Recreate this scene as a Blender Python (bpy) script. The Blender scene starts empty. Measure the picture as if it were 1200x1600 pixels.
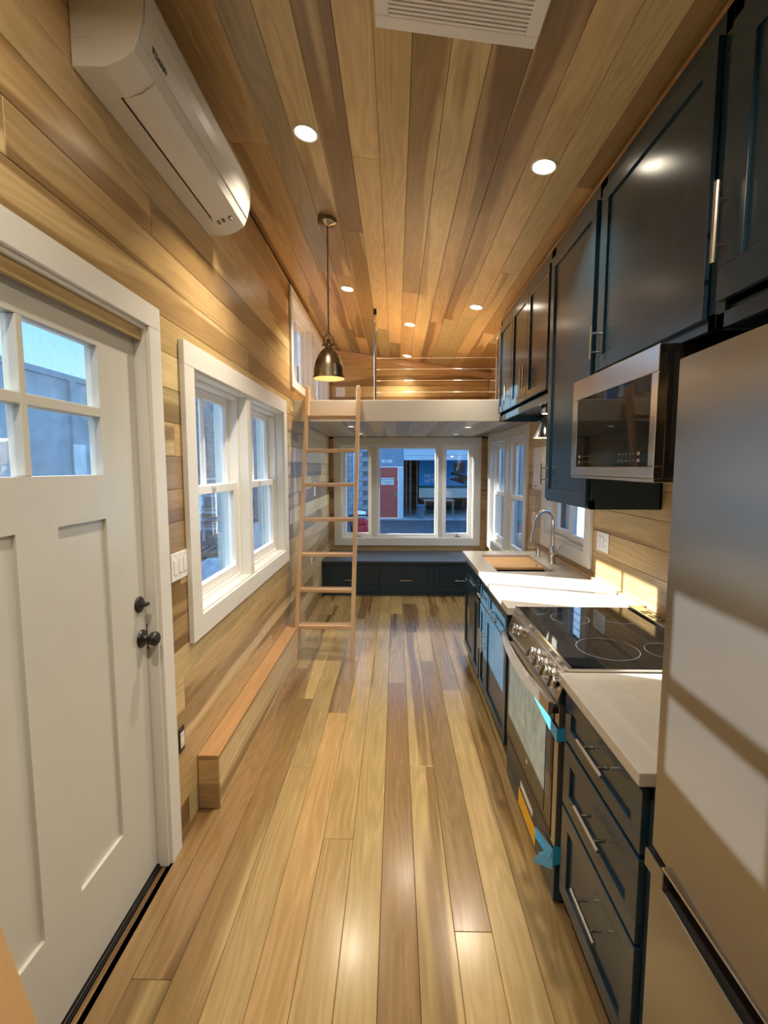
import bpy, bmesh, math, random
from mathutils import Vector, Matrix, Euler
R = random.Random(7)
SC = bpy.context.scene
COL = SC.collection

# ------------------------------------------------------------------ camera
cd = bpy.data.cameras.new('camera'); cam = bpy.data.objects.new('camera', cd); COL.objects.link(cam)
cam.location = (0, 0, 1.64)
cam.rotation_euler = (math.pi/2 - 0.094, 0, 0.0248)
cd.sensor_width = 36; cd.lens = 36*740/1600; cd.clip_start = 0.03; cd.clip_end = 300
SC.camera = cam
# ------------------------------------------------------------------ world, sun, exposure
SC.view_settings.view_transform = 'Standard'; SC.view_settings.look = 'None'
SC.view_settings.exposure = -0.08; SC.view_settings.gamma = 1.0; SC.view_settings.use_curve_mapping = False
W = bpy.data.worlds.new('sky'); SC.world = W; W.use_nodes = True
nt = W.node_tree; nt.nodes.clear()
wo = nt.nodes.new('ShaderNodeOutputWorld'); bg = nt.nodes.new('ShaderNodeBackground')
tc = nt.nodes.new('ShaderNodeTexCoord'); sx = nt.nodes.new('ShaderNodeSeparateXYZ'); cr = nt.nodes.new('ShaderNodeValToRGB')
cr.color_ramp.elements[0].position = 0.0; cr.color_ramp.elements[0].color = (0.42, 0.66, 0.92, 1)
cr.color_ramp.elements[1].position = 1.0; cr.color_ramp.elements[1].color = (0.09, 0.27, 0.66, 1)
e = cr.color_ramp.elements.new(0.25); e.color = (0.22, 0.50, 0.84, 1)
nt.links.new(tc.outputs['Generated'], sx.inputs[0]); nt.links.new(sx.outputs['Z'], cr.inputs[0])
nt.links.new(cr.outputs[0], bg.inputs[0]); bg.inputs[1].default_value = 2.0; nt.links.new(bg.outputs[0], wo.inputs[0])
SUN_DIR = Vector((1, -0.345, -0.41))
sd = bpy.data.lights.new('sun', 'SUN'); sd.energy = 32.0; sd.angle = math.radians(0.6); sd.color = (1.0, 0.96, 0.90)
sun = bpy.data.objects.new('sun', sd); COL.objects.link(sun)
sun.location = (-8, 5, 6); sun.rotation_euler = SUN_DIR.to_track_quat('-Z', 'Y').to_euler()
LAMP_W = 14.0; LAMP_C = (1.0, 0.86, 0.66)

# ------------------------------------------------------------------ dimensions
XL, XR, YF, YB = -0.945, 1.29, 6.74, -2.2
CZ, CS = 3.28, 0.15                    # ceiling height at left wall, fall per metre to the right
def cz(x): return CZ - CS*(x - XL)
LT, LB, LY = 2.255, 2.066, 4.42         # loft top, underside, front

# ------------------------------------------------------------------ materials
class N:
    def __init__(s, name):
        s.m = bpy.data.materials.new(name); s.m.use_nodes = True; s.t = s.m.node_tree
        s.b = s.t.nodes['Principled BSDF']; s.out = s.t.nodes['Material Output']
    def n(s, typ, **kw):
        x = s.t.nodes.new(typ)
        for k, v in kw.items():
            if k.startswith('i_'):
                key = k[2:]; key = int(key) if key.isdigit() else key
                s.set(x.inputs[key], v)
            else: setattr(x, k, v)
        return x
    def set(s, sock, v):
        if isinstance(v, bpy.types.NodeSocket): s.t.links.new(v, sock)
        elif hasattr(v, 'outputs'): s.t.links.new(v.outputs[0], sock)
        else: sock.default_value = v
    def p(s, **kw):
        for k, v in kw.items(): s.set(s.b.inputs[k.replace('_', ' ')], v)
        return s
    def math(s, op, a, b=0.0, c=None):
        x = s.n('ShaderNodeMath', operation=op); s.set(x.inputs[0], a); s.set(x.inputs[1], b)
        if c is not None: s.set(x.inputs[2], c)
        return x.outputs[0]
    def vmul(s, a, v):
        x = s.n('ShaderNodeVectorMath', operation='MULTIPLY'); s.set(x.inputs[0], a); s.set(x.inputs[1], v); return x.outputs[0]
    def vadd(s, a, v):
        x = s.n('ShaderNodeVectorMath', operation='ADD'); s.set(x.inputs[0], a); s.set(x.inputs[1], v); return x.outputs[0]
    def mix(s, f, a, b, mode='MIX'):
        x = s.n('ShaderNodeMix', data_type='RGBA', blend_type=mode, clamp_factor=True)
        s.set(x.inputs[0], f); s.set(x.inputs[6], a); s.set(x.inputs[7], b); return x.outputs[2]
    def mapr(s, v, a, b, c=0.0, d=1.0, smooth=True):
        x = s.n('ShaderNodeMapRange', interpolation_type='SMOOTHSTEP' if smooth else 'LINEAR')
        for i, q in enumerate((v, a, b, c, d)): s.set(x.inputs[i], q)
        return x.outputs[0]
    def noise(s, vec, scale, detail=3, rough=0.55):
        x = s.n('ShaderNodeTexNoise', i_Scale=scale, i_Detail=detail, i_Roughness=rough); s.set(x.inputs['Vector'], vec); return x.outputs['Fac']
    def bump(s, h, strength, dist=0.002):
        x = s.n('ShaderNodeBump', i_Strength=strength, i_Distance=dist); s.set(x.inputs['Height'], h)
        s.set(s.b.inputs['Normal'], x.outputs[0])

def wood(name, per_object=True, color=(0.55, 0.38, 0.2), rough=0.38, heart=0.0, gloss_var=0.1, coat=0.0, contrast=1.0):
    s = N(name); tcn = s.n('ShaderNodeTexCoord'); oi = s.n('ShaderNodeObjectInfo')
    seed = s.vmul(s.n('ShaderNodeCombineXYZ', i_0=oi.outputs['Random'], i_1=oi.outputs['Random'], i_2=oi.outputs['Random']), (91.0, 57.0, 33.0))
    v = s.vadd(tcn.outputs['Object'], seed)
    base = oi.outputs['Color'] if per_object else color + (1,)
    alpha = oi.outputs['Alpha'] if per_object else heart
    grain = s.noise(s.vmul(v, (2.2, 70, 70)), 1.0, 4, 0.6)
    warp = s.noise(s.vmul(v, (0.9, 6, 6)), 1.0, 2)
    ring = s.math('SINE', s.math('MULTIPLY', s.math('ADD', warp, s.math('MULTIPLY', s.noise(s.vmul(v, (0.25, 3, 1)), 1.0, 0), 1.5)), 62.0))
    hm = s.noise(s.vmul(v, (0.42, 7.0, 1.0)), 1.0, 2, 0.4)
    th = s.math('SUBTRACT', 0.80, s.math('MULTIPLY', alpha, 0.55))
    hmask = s.mapr(hm, s.math('SUBTRACT', th, 0.035), s.math('ADD', th, 0.03))
    hcol = s.mix(1.0, base, (0.54, 0.475, 0.40, 1), 'MULTIPLY')
    c = s.mix(hmask, base, hcol)
    tone = s.mapr(grain, 0.3, 0.7, 1.0-0.13*contrast, 1.0+0.07*contrast, False)
    tone2 = s.mapr(ring, -1.0, 1.0, 1.0-0.11*contrast, 1.0+0.04*contrast, False)
    patch = s.mapr(s.noise(s.vmul(v, (0.7, 2.5, 2)), 1.0, 1), 0.3, 0.7, 0.9, 1.07)
    t = s.math('MULTIPLY', s.math('MULTIPLY', tone, tone2), patch)
    c = s.mix(1.0, c, s.n('ShaderNodeCombineColor', i_0=t, i_1=t, i_2=s.math('POWER', t, 1.25)), 'MULTIPLY')
    vor = s.n('ShaderNodeTexVoronoi', feature='F1', i_Scale=1.0); s.set(vor.inputs['Vector'], s.vmul(v, (1.4, 5.0, 5.0)))
    kn = s.mapr(vor.outputs['Distance'], 0.02, 0.06, 1.0, 0.0)
    kn = s.math('MULTIPLY', kn, s.mapr(s.n('ShaderNodeSeparateColor', i_0=vor.outputs['Color']).outputs[0], 0.90, 0.91))
    c = s.mix(s.math('MULTIPLY', kn, 0.72), c, (0.09, 0.045, 0.02, 1))
    s.p(Base_Color=c, Roughness=s.mapr(grain, 0.3, 0.7, rough-gloss_var/2, rough+gloss_var/2, False), Coat_Weight=coat, Coat_Roughness=0.16)
    s.bump(grain, 0.04 if coat else 0.10, 0.0004)
    return s.m

def plain(name, col, rough=0.5, metal=0.0, coat=0.0, var=0.04, scale=6.0, bump=0.0, bscale=300, spec=0.5):
    s = N(name); tcn = s.n('ShaderNodeTexCoord')
    n = s.noise(tcn.outputs['Object'], scale, 3)
    f = s.mapr(n, 0.3, 0.7, 1-var, 1+var, False)
    c = s.mix(1.0, tuple(col)+(1,), s.n('ShaderNodeCombineColor', i_0=f, i_1=f, i_2=f), 'MULTIPLY')
    s.p(Base_Color=c, Roughness=s.mapr(n, 0.3, 0.7, rough*0.93, min(1, rough*1.07), False), Metallic=metal, Coat_Weight=coat, Coat_Roughness=0.1)
    s.b.inputs['Specular IOR Level'].default_value = spec
    if bump: s.bump(s.noise(tcn.outputs['Object'], bscale, 2), bump, 0.001)
    return s.m

def brushed(name, col, rough, axis):
    s = N(name)
    s.p(Base_Color=tuple(col)+(1,), Metallic=0.93, Roughness=rough, Anisotropic=0.6, Tangent=s.n('ShaderNodeTangent', direction_type='RADIAL', axis='Z'))
    return s.m

def emis(name, col, st):
    s = N(name); s.p(Base_Color=(0.8, 0.8, 0.8, 1), Emission_Color=tuple(col)+(1,), Emission_Strength=st); return s.m

def glass(name, tint=(0.97, 0.99, 1.0), rough=0.0, dirt=0.0):
    s = N(name); s.t.nodes.remove(s.b)
    tr = s.n('ShaderNodeBsdfTransparent', i_Color=tint+(1,)); gl = s.n('ShaderNodeBsdfGlossy', i_Roughness=rough)
    ge = s.n('ShaderNodeNewGeometry'); dt = s.n('ShaderNodeVectorMath', operation='DOT_PRODUCT'); s.set(dt.inputs[0], ge.outputs['Incoming']); s.set(dt.inputs[1], ge.outputs['True Normal'])
    fr = s.math('MULTIPLY_ADD', s.math('POWER', s.math('SUBTRACT', 1.0, s.math('ABSOLUTE', dt.outputs['Value'])), 5.0), 0.96, 0.04); mx = s.n('ShaderNodeMixShader')
    s.set(mx.inputs[0], fr); s.set(mx.inputs[1], tr.outputs[0]); s.set(mx.inputs[2], gl.outputs[0]); o = mx.outputs[0]
    if dirt:
        tcn = s.n('ShaderNodeTexCoord'); n = s.noise(s.vmul(tcn.outputs['Object'], (60, 60, 25)), 1.0, 5, 0.7)
        n2 = s.noise(tcn.outputs['Object'], 3.0, 2)
        df = s.n('ShaderNodeBsdfDiffuse', i_Color=(0.75, 0.78, 0.8, 1)); m2 = s.n('ShaderNodeMixShader')
        s.set(m2.inputs[0], s.math('MULTIPLY', s.mapr(n, 0.4, 0.65, 0.25, 1.0), s.mapr(n2, 0.35, 0.65, dirt*0.5, dirt)))
        s.set(m2.inputs[1], o); s.set(m2.inputs[2], df.outputs[0]); o = m2.outputs[0]
    s.t.links.new(o, s.out.inputs[0]); return s.m

M = dict(
    plank=wood('poplar_boards', rough=0.33), floor=wood('hickory_floor', rough=0.24, coat=0.35, contrast=1.0),
    ladder=wood('ladder_maple', False, (0.56, 0.36, 0.20), 0.42, contrast=0.5),
    cap=wood('ledge_cap_cedar', False, (0.40, 0.225, 0.10), 0.4, contrast=0.7),
    board=wood('cutting_board', False, (0.58, 0.35, 0.16), 0.45, contrast=1.2),
    ply=plain('smooth_plywood', (0.72, 0.46, 0.22), 0.5, var=0.03, scale=40),
    white=plain('trim_paint_white', (0.70, 0.69, 0.65), 0.38, var=0.015, bump=0.05, bscale=120),
    vinyl=plain('window_vinyl_white', (0.76, 0.76, 0.75), 0.3, var=0.01),
    door=plain('door_paint', (0.56, 0.56, 0.51), 0.30, var=0.02, bump=0.05, bscale=500),
    loft=plain('fascia_paint', (0.60, 0.575, 0.52), 0.42, var=0.012, bump=0.08, bscale=150),
    navy=plain('navy_cabinet_paint', (0.016, 0.041, 0.066), 0.21, var=0.01),
    navydark=plain('cabinet_interior', (0.008, 0.014, 0.02), 0.6),
    benchtop=plain('bench_seat_grey', (0.040, 0.055, 0.078), 0.35, var=0.2, scale=9),
    steel=brushed('stainless_horizontal', (0.33, 0.33, 0.325), 0.24, 'Y'), steelv=brushed('stainless_vertical', (0.46, 0.455, 0.45), 0.26, 'Z'),
    steelp=plain('stainless_polished', (0.62, 0.60, 0.57), 0.16, 1.0, var=0.02), nickel=plain('brushed_nickel', (0.58, 0.55, 0.50), 0.24, 1.0, var=0.03),
    bronze=plain('antique_nickel', (0.36, 0.30, 0.22), 0.27, 1.0, var=0.05),
    chrome=plain('bright_metal', (0.85, 0.85, 0.86), 0.1, 1.0, var=0.0),
    black=plain('black_metal', (0.012, 0.011, 0.010), 0.38, var=0.1), blackp=plain('black_plastic', (0.006, 0.006, 0.006), 0.3, var=0.0),
    bglass=plain('black_glass', (0.005, 0.005, 0.005), 0.03, var=0.0, spec=0.25),
    oven=plain('oven_door_glass', (0.034, 0.038, 0.032), 0.22, var=0.25, scale=20, spec=0.35),
    ring=plain('printed_burner_ring', (0.17, 0.17, 0.16), 0.4), ink=plain('grey_print', (0.22, 0.22, 0.22), 0.5), inkk=plain('dark_print', (0.05, 0.05, 0.055), 0.5),
    plastic=plain('white_plastic', (0.80, 0.80, 0.79), 0.35, var=0.01), grey=plain('grey_slot', (0.30, 0.29, 0.27), 0.6),
    acw=plain('air_conditioner_plastic', (0.68, 0.665, 0.62), 0.42, var=0.008), dark=plain('gap_dark', (0.02, 0.017, 0.014), 0.8),
    blue=plain('blue_masking_film', (0.03, 0.36, 0.72), 0.35), yellow=plain('yellow_sticker', (0.95, 0.52, 0.02), 0.5),
    glass=glass('clear_glass'), dirty=glass('dusty_glass', dirt=0.05), lamp=emis('led_diffuser', (1.0, 0.88, 0.68), 30.0), bulb=emis('warm_bulb', (1.0, 0.74, 0.42), 2.2),
    puck=emis('puck_light_lens', (1.0, 0.86, 0.66), 6.0), shadein=plain('lamp_inner_enamel', (0.85, 0.66, 0.38), 0.5),
    outtrim=plain('outer_trim_sky_tint', (0.30, 0.44, 0.52), 0.5, var=0.02),  # white outer vinyl, with the blue of the sky light put into its colour
    weather=plain('weatherstrip', (0.45, 0.36, 0.26), 0.6),
    asphalt=plain('asphalt', (0.12, 0.13, 0.15), 0.9, var=0.4, scale=5, bump=0.4, bscale=40), concrete=plain('concrete', (0.45, 0.47, 0.50), 0.85, var=0.15, scale=3),
    block=plain('masonry_block', (0.36, 0.40, 0.43), 0.9, var=0.25, scale=5, bump=0.4, bscale=40), mortar=plain('mortar', (0.20, 0.22, 0.24), 0.95),
    bluewall=plain('blue_grey_render', (0.28, 0.38, 0.50), 0.8, var=0.08), blight=plain('pale_blue_siding', (0.62, 0.74, 0.84), 0.6, var=0.04),
    nbs=plain('blue_lap_siding', (0.20, 0.38, 0.62), 0.6, var=0.05),
    red=plain('red_door_paint', (0.62, 0.11, 0.08), 0.5, var=0.08), redp=plain('red_enamel', (0.55, 0.03, 0.04), 0.4),
    banner=plain('blue_banner', (0.03, 0.36, 0.80), 0.5, var=0.25, scale=1.2), bannerd=plain('banner_panel_dark', (0.04, 0.10, 0.16), 0.5), green=plain('green_stripe', (0.02, 0.13, 0.12), 0.6),
    sandwall=plain('sandy_render_wall', (0.52, 0.54, 0.55), 0.9, var=0.2, scale=1.5, bump=0.3, bscale=15), brownroof=plain('brown_parapet', (0.20, 0.13, 0.11), 0.8, var=0.2),
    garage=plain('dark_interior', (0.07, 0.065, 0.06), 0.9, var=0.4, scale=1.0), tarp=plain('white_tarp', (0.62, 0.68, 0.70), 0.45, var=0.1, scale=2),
    oldwood=plain('weathered_lumber', (0.26, 0.21, 0.17), 0.85, var=0.3, scale=4), bin=plain('grey_blue_plastic', (0.14, 0.22, 0.32), 0.5),
    sinkin=plain('dark_sink', (0.03, 0.028, 0.026), 0.25, coat=0.3),
)
# quartz: white with thin grey veins
s = N('quartz_white_veined'); tcn = s.n('ShaderNodeTexCoord'); v = tcn.outputs['Object']
q = s.noise(s.vmul(v, (9, 9, 9)), 1.0, 5, 0.65); vein = s.mapr(s.math('ABSOLUTE', s.math('SUBTRACT', q, 0.5)), 0.0, 0.012, 0.45, 0.0)
gate = s.mapr(s.noise(v, 5.0, 2), 0.52, 0.62)
cc = s.mix(s.math('MULTIPLY', vein, gate), (0.50, 0.48, 0.45, 1), (0.26, 0.24, 0.22, 1))
s.p(Base_Color=cc, Roughness=0.16, Coat_Weight=0.2); M['quartz'] = s.m

# ------------------------------------------------------------------ mesh builder
class MB:
    def __init__(s): s.v = []; s.f = []; s.m = []; s.sm = []
    def add(s, vs, fs, mi=0, smooth=False):
        k = len(s.v); s.v += [tuple(q) for q in vs]
        for f in fs: s.f.append(tuple(i+k for i in f)); s.m.append(mi); s.sm.append(smooth)
        return s
    def box(s, x0, x1, y0, y1, z0, z1, mi=0):
        x0, x1 = min(x0, x1), max(x0, x1); y0, y1 = min(y0, y1), max(y0, y1); z0, z1 = min(z0, z1), max(z0, z1)
        return s.add([(x0,y0,z0),(x1,y0,z0),(x1,y1,z0),(x0,y1,z0),(x0,y0,z1),(x1,y0,z1),(x1,y1,z1),(x0,y1,z1)],
                     [(0,3,2,1),(4,5,6,7),(0,1,5,4),(1,2,6,5),(2,3,7,6),(3,0,4,7)], mi)
    def prism(s, pts, axis, a, b, mi=0, smooth=False):
        # pts 2-D in the plane normal to axis ('X': (y,z), 'Y': (x,z), 'Z': (x,y)), extruded a..b
        def P(p, t): return {'X': (t, p[0], p[1]), 'Y': (p[0], t, p[1]), 'Z': (p[0], p[1], t)}[axis]
        n = len(pts); vs = [P(p, a) for p in pts] + [P(p, b) for p in pts]
        area = sum(pts[i][0]*pts[(i+1)%n][1]-pts[(i+1)%n][0]*pts[i][1] for i in range(n))
        flip = (area > 0) ^ (axis == 'Y') ^ (b < a)
        fs = [tuple(range(n))[::-1], tuple(range(n, 2*n))]; sd_ = [(i, (i+1)%n, n+(i+1)%n, n+i) for i in range(n)]
        if not flip: fs = [f[::-1] for f in fs]; sd_ = [f[::-1] for f in sd_]
        k = len(s.v); s.v += vs
        for f in fs: s.f.append(tuple(i+k for i in f)); s.m.append(mi); s.sm.append(False)
        for f in sd_: s.f.append(tuple(i+k for i in f)); s.m.append(mi); s.sm.append(smooth)
        return s
    def lathe(s, prof, c=(0,0,0), axis=(0,0,1), seg=20, mi=0, smooth=True, cap=True):
        # prof: list of (radius, height along axis)
        q = Vector(axis).normalized().to_track_quat('Z', 'Y'); c = Vector(c); n = len(prof); vs = []
        for i in range(seg):
            a = 2*math.pi*i/seg
            for r, h in prof: vs.append(c + q @ Vector((r*math.cos(a), r*math.sin(a), h)))
        fs = []
        for i in range(seg):
            j = (i+1) % seg
            for k in range(n-1): fs.append((i*n+k, j*n+k, j*n+k+1, i*n+k+1))
        s.add(vs, fs, mi, smooth)
        if cap and prof[0][0] > 1e-6: s.add([vs[i*n] for i in range(seg)], [tuple(range(seg))[::-1]], mi)
        if cap and prof[-1][0] > 1e-6: s.add([vs[i*n+n-1] for i in range(seg)], [tuple(range(seg))], mi)
        return s
    def cyl(s, a, b, r, seg=12, mi=0, r2=None):
        a, b = Vector(a), Vector(b); L = (b-a).length
        return s.lathe([(r, 0), (r if r2 is None else r2, L)], a, b-a, seg, mi)
    def tube(s, pts, r, seg=8, mi=0):
        pts = [Vector(p) for p in pts]; vs = []; up = None
        for i, p in enumerate(pts):
            d = (pts[min(i+1, len(pts)-1)] - pts[max(i-1, 0)]).normalized()
            if up is None: up = Vector((0,0,1)) if abs(d.z) < 0.9 else Vector((0,1,0))
            sx_ = d.cross(up).normalized(); up = sx_.cross(d).normalized()
            for k in range(seg):
                a = 2*math.pi*k/seg; vs.append(p + (sx_*math.cos(a) + up*math.sin(a))*r)
        n = len(pts); fs = [(i*seg+k, i*seg+(k+1)%seg, (i+1)*seg+(k+1)%seg, (i+1)*seg+k) for i in range(n-1) for k in range(seg)]
        s.add(vs, fs, mi, True); s.add([vs[k] for k in range(seg)], [tuple(range(seg))[::-1]], mi)
        return s.add([vs[(n-1)*seg+k] for k in range(seg)], [tuple(range(seg))], mi)
    def build(s, name, mat, parent=None, bevel=0.0, seg=2, fix=True):
        me = bpy.data.meshes.new(name)
        o = bpy.data.objects.new(name, me); COL.objects.link(o)
        off = ORG.get(parent.name, Vector((0,0,0))) if parent else Vector((0,0,0))
        me.from_pydata([tuple(Vector(q)-off) for q in s.v], [], s.f)
        for k in (mat if isinstance(mat, (list, tuple)) else [mat]): me.materials.append(M[k] if isinstance(k, str) else k)
        for p, mi, sm in zip(me.polygons, s.m, s.sm): p.material_index = mi; p.use_smooth = sm
        if fix:
            bm = bmesh.new(); bm.from_mesh(me); bmesh.ops.recalc_face_normals(bm, faces=bm.faces); bm.to_mesh(me); bm.free()
        me.update()
        if parent: o.parent = parent; ORG[o.name] = off
        if bevel:
            b = o.modifiers.new('bevel', 'BEVEL'); b.width = bevel; b.segments = seg; b.limit_method = 'ANGLE'; b.angle_limit = math.radians(40)
            b.harden_normals = False
        return o
ORG = {}
def B(*boxes):
    m = MB()
    for b in boxes: m.box(*b)
    return m
def tag(o, label, cat, group=None):
    o['label'] = label; o['category'] = cat
    if group: o['group'] = group
    return o
def thing(name, label, cat, loc=(0,0,0), group=None):
    o = bpy.data.objects.new(name, None); COL.objects.link(o); o.location = loc; o.empty_display_size = 0.1
    ORG[o.name] = Vector(loc); return tag(o, label, cat, group)
def structure(name, loc=(0,0,0)):
    o = bpy.data.objects.new(name, None); COL.objects.link(o); o.location = loc; ORG[o.name] = Vector(loc); o['kind'] = 'structure'; return o
def struct_mesh(name, mb, mat, **k):
    o = mb.build(name, mat, None, **k); o['kind'] = 'structure'; ORG[o.name] = Vector((0,0,0)); return o
def text(body, size, mat, parent, pos, xdir, ydir, depth=0.0004, name='lettering', align='CENTER', bold=0.0):
    c = bpy.data.curves.new(name, 'FONT'); c.body = body; c.size = size; c.extrude = depth; c.align_x = align; c.align_y = 'CENTER'; c.offset = bold
    c.materials.append(M[mat]); o = bpy.data.objects.new(name, c); COL.objects.link(o); o.parent = parent
    x = Vector(xdir).normalized(); y = Vector(ydir).normalized(); z = x.cross(y)
    m = Matrix((x, y, z)).transposed().to_4x4(); m.translation = Vector(pos) - ORG.get(parent.name, Vector((0,0,0)))
    bpy.context.view_layer.update(); me = bpy.data.meshes.new_from_object(o.evaluated_get(bpy.context.evaluated_depsgraph_get()))
    bpy.data.objects.remove(o); o = bpy.data.objects.new(name, me); COL.objects.link(o); o.parent = parent; o.matrix_local = m; o['kind'] = 'stuff'
    return o

def lumber(name, mat, parent, box, axis='X', bevel=0.002, color=None):
    x0, x1, y0, y1, z0, z1 = box; c = Vector(((x0+x1)/2, (y0+y1)/2, (z0+z1)/2)); d = (x1-x0, y1-y0, z1-z0)
    X_, Y_, Z_ = Vector((1,0,0)), Vector((0,1,0)), Vector((0,0,1))
    e = {'X': (X_, Y_, Z_), 'Y': (Y_, Z_, X_), 'Z': (Z_, X_, Y_)}[axis]; q = {'X': d, 'Y': (d[1], d[2], d[0]), 'Z': (d[2], d[0], d[1])}[axis]
    return stick(name, mat, parent, c, e, q, bevel, color)
def stick(name, mat, parent, c, e, q, bevel=0.002, color=None):
    me = bpy.data.meshes.new(name); b = MB().box(-q[0]/2, q[0]/2, -q[1]/2, q[1]/2, -q[2]/2, q[2]/2); me.from_pydata(b.v, [], b.f); me.materials.append(M[mat])
    o = bpy.data.objects.new(name, me); COL.objects.link(o); o.parent = parent
    m = Matrix(tuple(Vector(k) for k in e)).transposed().to_4x4(); m.translation = Vector(c) - (ORG.get(parent.name, Vector((0,0,0))) if parent else Vector((0,0,0))); o.matrix_local = m
    if color: o.color = (*color[0], color[1])
    if bevel: bv = o.modifiers.new('bevel', 'BEVEL'); bv.width = bevel; bv.segments = 2
    return o
def copy_tree(o, parent=None):
    c = o.copy(); COL.objects.link(c); c.parent = parent
    for ch in [k for k in bpy.data.objects if k.parent == o]: copy_tree(ch, c)
    return c

# ------------------------------------------------------------------ boards of walls, floor, ceiling
CREAM, LIGHT, MID, TAN, BROWN, OLIVE, DARK = (0.66,0.46,0.25), (0.60,0.41,0.21), (0.54,0.345,0.165), (0.49,0.30,0.14), (0.36,0.215,0.105), (0.45,0.345,0.18), (0.25,0.15,0.08)
def pick(weights):
    t = R.random()*sum(w for _, w in weights)
    for c, w in weights:
        t -= w
        if t <= 0: break
    j = 1+R.uniform(-0.06, 0.06); return tuple(min(1, k*j*(1+R.uniform(-0.02, 0.02))) for k in c)
WALLW = [(LIGHT, 4), (MID, 5), (TAN, 3), (CREAM, 2), (BROWN, 1), (OLIVE, 1)]
def plank(name, poly, thick, frame, parent, color, heart, mat='plank', ch=0.0014):
    # poly: outline in (length u, width v); frame maps (u, v, w) to world: origin, eu, ev, ew with w the outward face
    us = [p[0] for p in poly]; vs_ = [p[1] for p in poly]; cu, cv = (min(us)+max(us))/2, (min(vs_)+max(vs_))/2
    n = len(poly); bm = bmesh.new(); q = [(u-cu, v-cv) for u, v in poly]
    # inset outline (simple mitre for right-angled outlines)
    ins = []
    for i in range(n):
        p0, p1, p2 = Vector(q[i-1]), Vector(q[i]), Vector(q[(i+1) % n])
        d1 = (p1-p0).normalized(); d2 = (p2-p1).normalized()
        ins.append(p1 + Vector((-d1.y, d1.x))*ch + Vector((-d2.y, d2.x))*ch)
    lo = [bm.verts.new((x, y, -thick)) for x, y in q]; mid = [bm.verts.new((x, y, -ch)) for x, y in q]; hi = [bm.verts.new((x, y, 0)) for x, y in ins]
    bm.faces.new(hi)
    for a, b in ((lo, mid), (mid, hi)):
        for i in range(n): bm.faces.new((a[i], a[(i+1) % n], b[(i+1) % n], b[i]))
    me = bpy.data.meshes.new(name); bm.to_mesh(me); bm.free(); me.materials.append(M[mat])
    o = bpy.data.objects.new(name, me); COL.objects.link(o); o.parent = parent
    org, eu, ev, ew = (Vector(k) for k in frame)
    m = Matrix((eu, ev, ew)).transposed().to_4x4(); m.translation = org + eu*cu + ev*cv - ORG.get(parent.name, Vector((0,0,0)))
    o.matrix_local = m; k_ = (0.93, 0.90, 0.88) if mat == 'floor' else (1, 1.07, 1.03); o.color = (*(min(1, a_*b_) for a_, b_ in zip(color, k_)), heart); return o

def lay(parent, frame, u0, u1, rows, holes=(), joints=None, pal=WALLW, mat='plank', name='plank', gap=0.0016, thick=0.014, hearts=(0.35, 0.85), special=None, skip=None):
    """rows: list of (v0, v1). holes: (ua, ub, va, vb) cut out. joints(row) -> list of u where boards butt."""
    for ri, (v0, v1) in enumerate(rows):
        js = [u0] + sorted(j for j in (joints(ri) if joints else []) if u0+0.15 < j < u1-0.15) + [u1]
        for si in range(len(js)-1):
            segs = [(js[si]+(gap/2 if si else 0), js[si+1]-(gap/2 if si < len(js)-2 else 0))]
            full = [h for h in holes if h[2] <= v0+0.004 and h[3] >= v1-0.004]
            part = [h for h in holes if h not in full and h[2] < v1-0.004 and h[3] > v0+0.004]
            for h in full:
                ns = []
                for a, b in segs:
                    if h[1] <= a or h[0] >= b: ns.append((a, b)); continue
                    if h[0] - a > 0.004: ns.append((a, h[0]))
                    if b - h[1] > 0.004: ns.append((h[1], b))
                segs = ns
            sp = special(ri, si) if special else None
            col, ht = sp if sp else (pick(pal), R.uniform(*hearts) if R.random() < 0.55 else R.uniform(0.0, 0.3))
            for a, b in segs:
                lo, hi = [(a, v0+gap/2), (b, v0+gap/2)], [(b, v1-gap/2), (a, v1-gap/2)]
                for h in part:
                    ha, hb = max(h[0], a), min(h[1], b)
                    if ha >= hb-0.004: continue
                    if h[3] < v1-0.004:   # notch from below
                        t = h[3]; new = []
                        if ha <= a+0.004 and hb >= b-0.004: lo = [(a, t), (b, t)]
                        elif ha <= a+0.004: lo = [(a, t), (hb, t), (hb, v0+gap/2), (b, v0+gap/2)]
                        elif hb >= b-0.004: lo = [(a, v0+gap/2), (ha, v0+gap/2), (ha, t), (b, t)]
                        else: lo = [(a, v0+gap/2), (ha, v0+gap/2), (ha, t), (hb, t), (hb, v0+gap/2), (b, v0+gap/2)]
                    else:
                        t = h[2]
                        if ha <= a+0.004 and hb >= b-0.004: hi = [(b, t), (a, t)]
                        elif ha <= a+0.004: hi = [(b, v1-gap/2), (hb, v1-gap/2), (hb, t), (a, t)]
                        elif hb >= b-0.004: hi = [(b, t), (ha, t), (ha, v1-gap/2), (a, v1-gap/2)]
                        else: hi = [(b, v1-gap/2), (hb, v1-gap/2), (hb, t), (ha, t), (ha, v1-gap/2), (a, v1-gap/2)]
                plank(name, lo+hi, thick, frame, parent, col, ht, mat)

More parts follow.
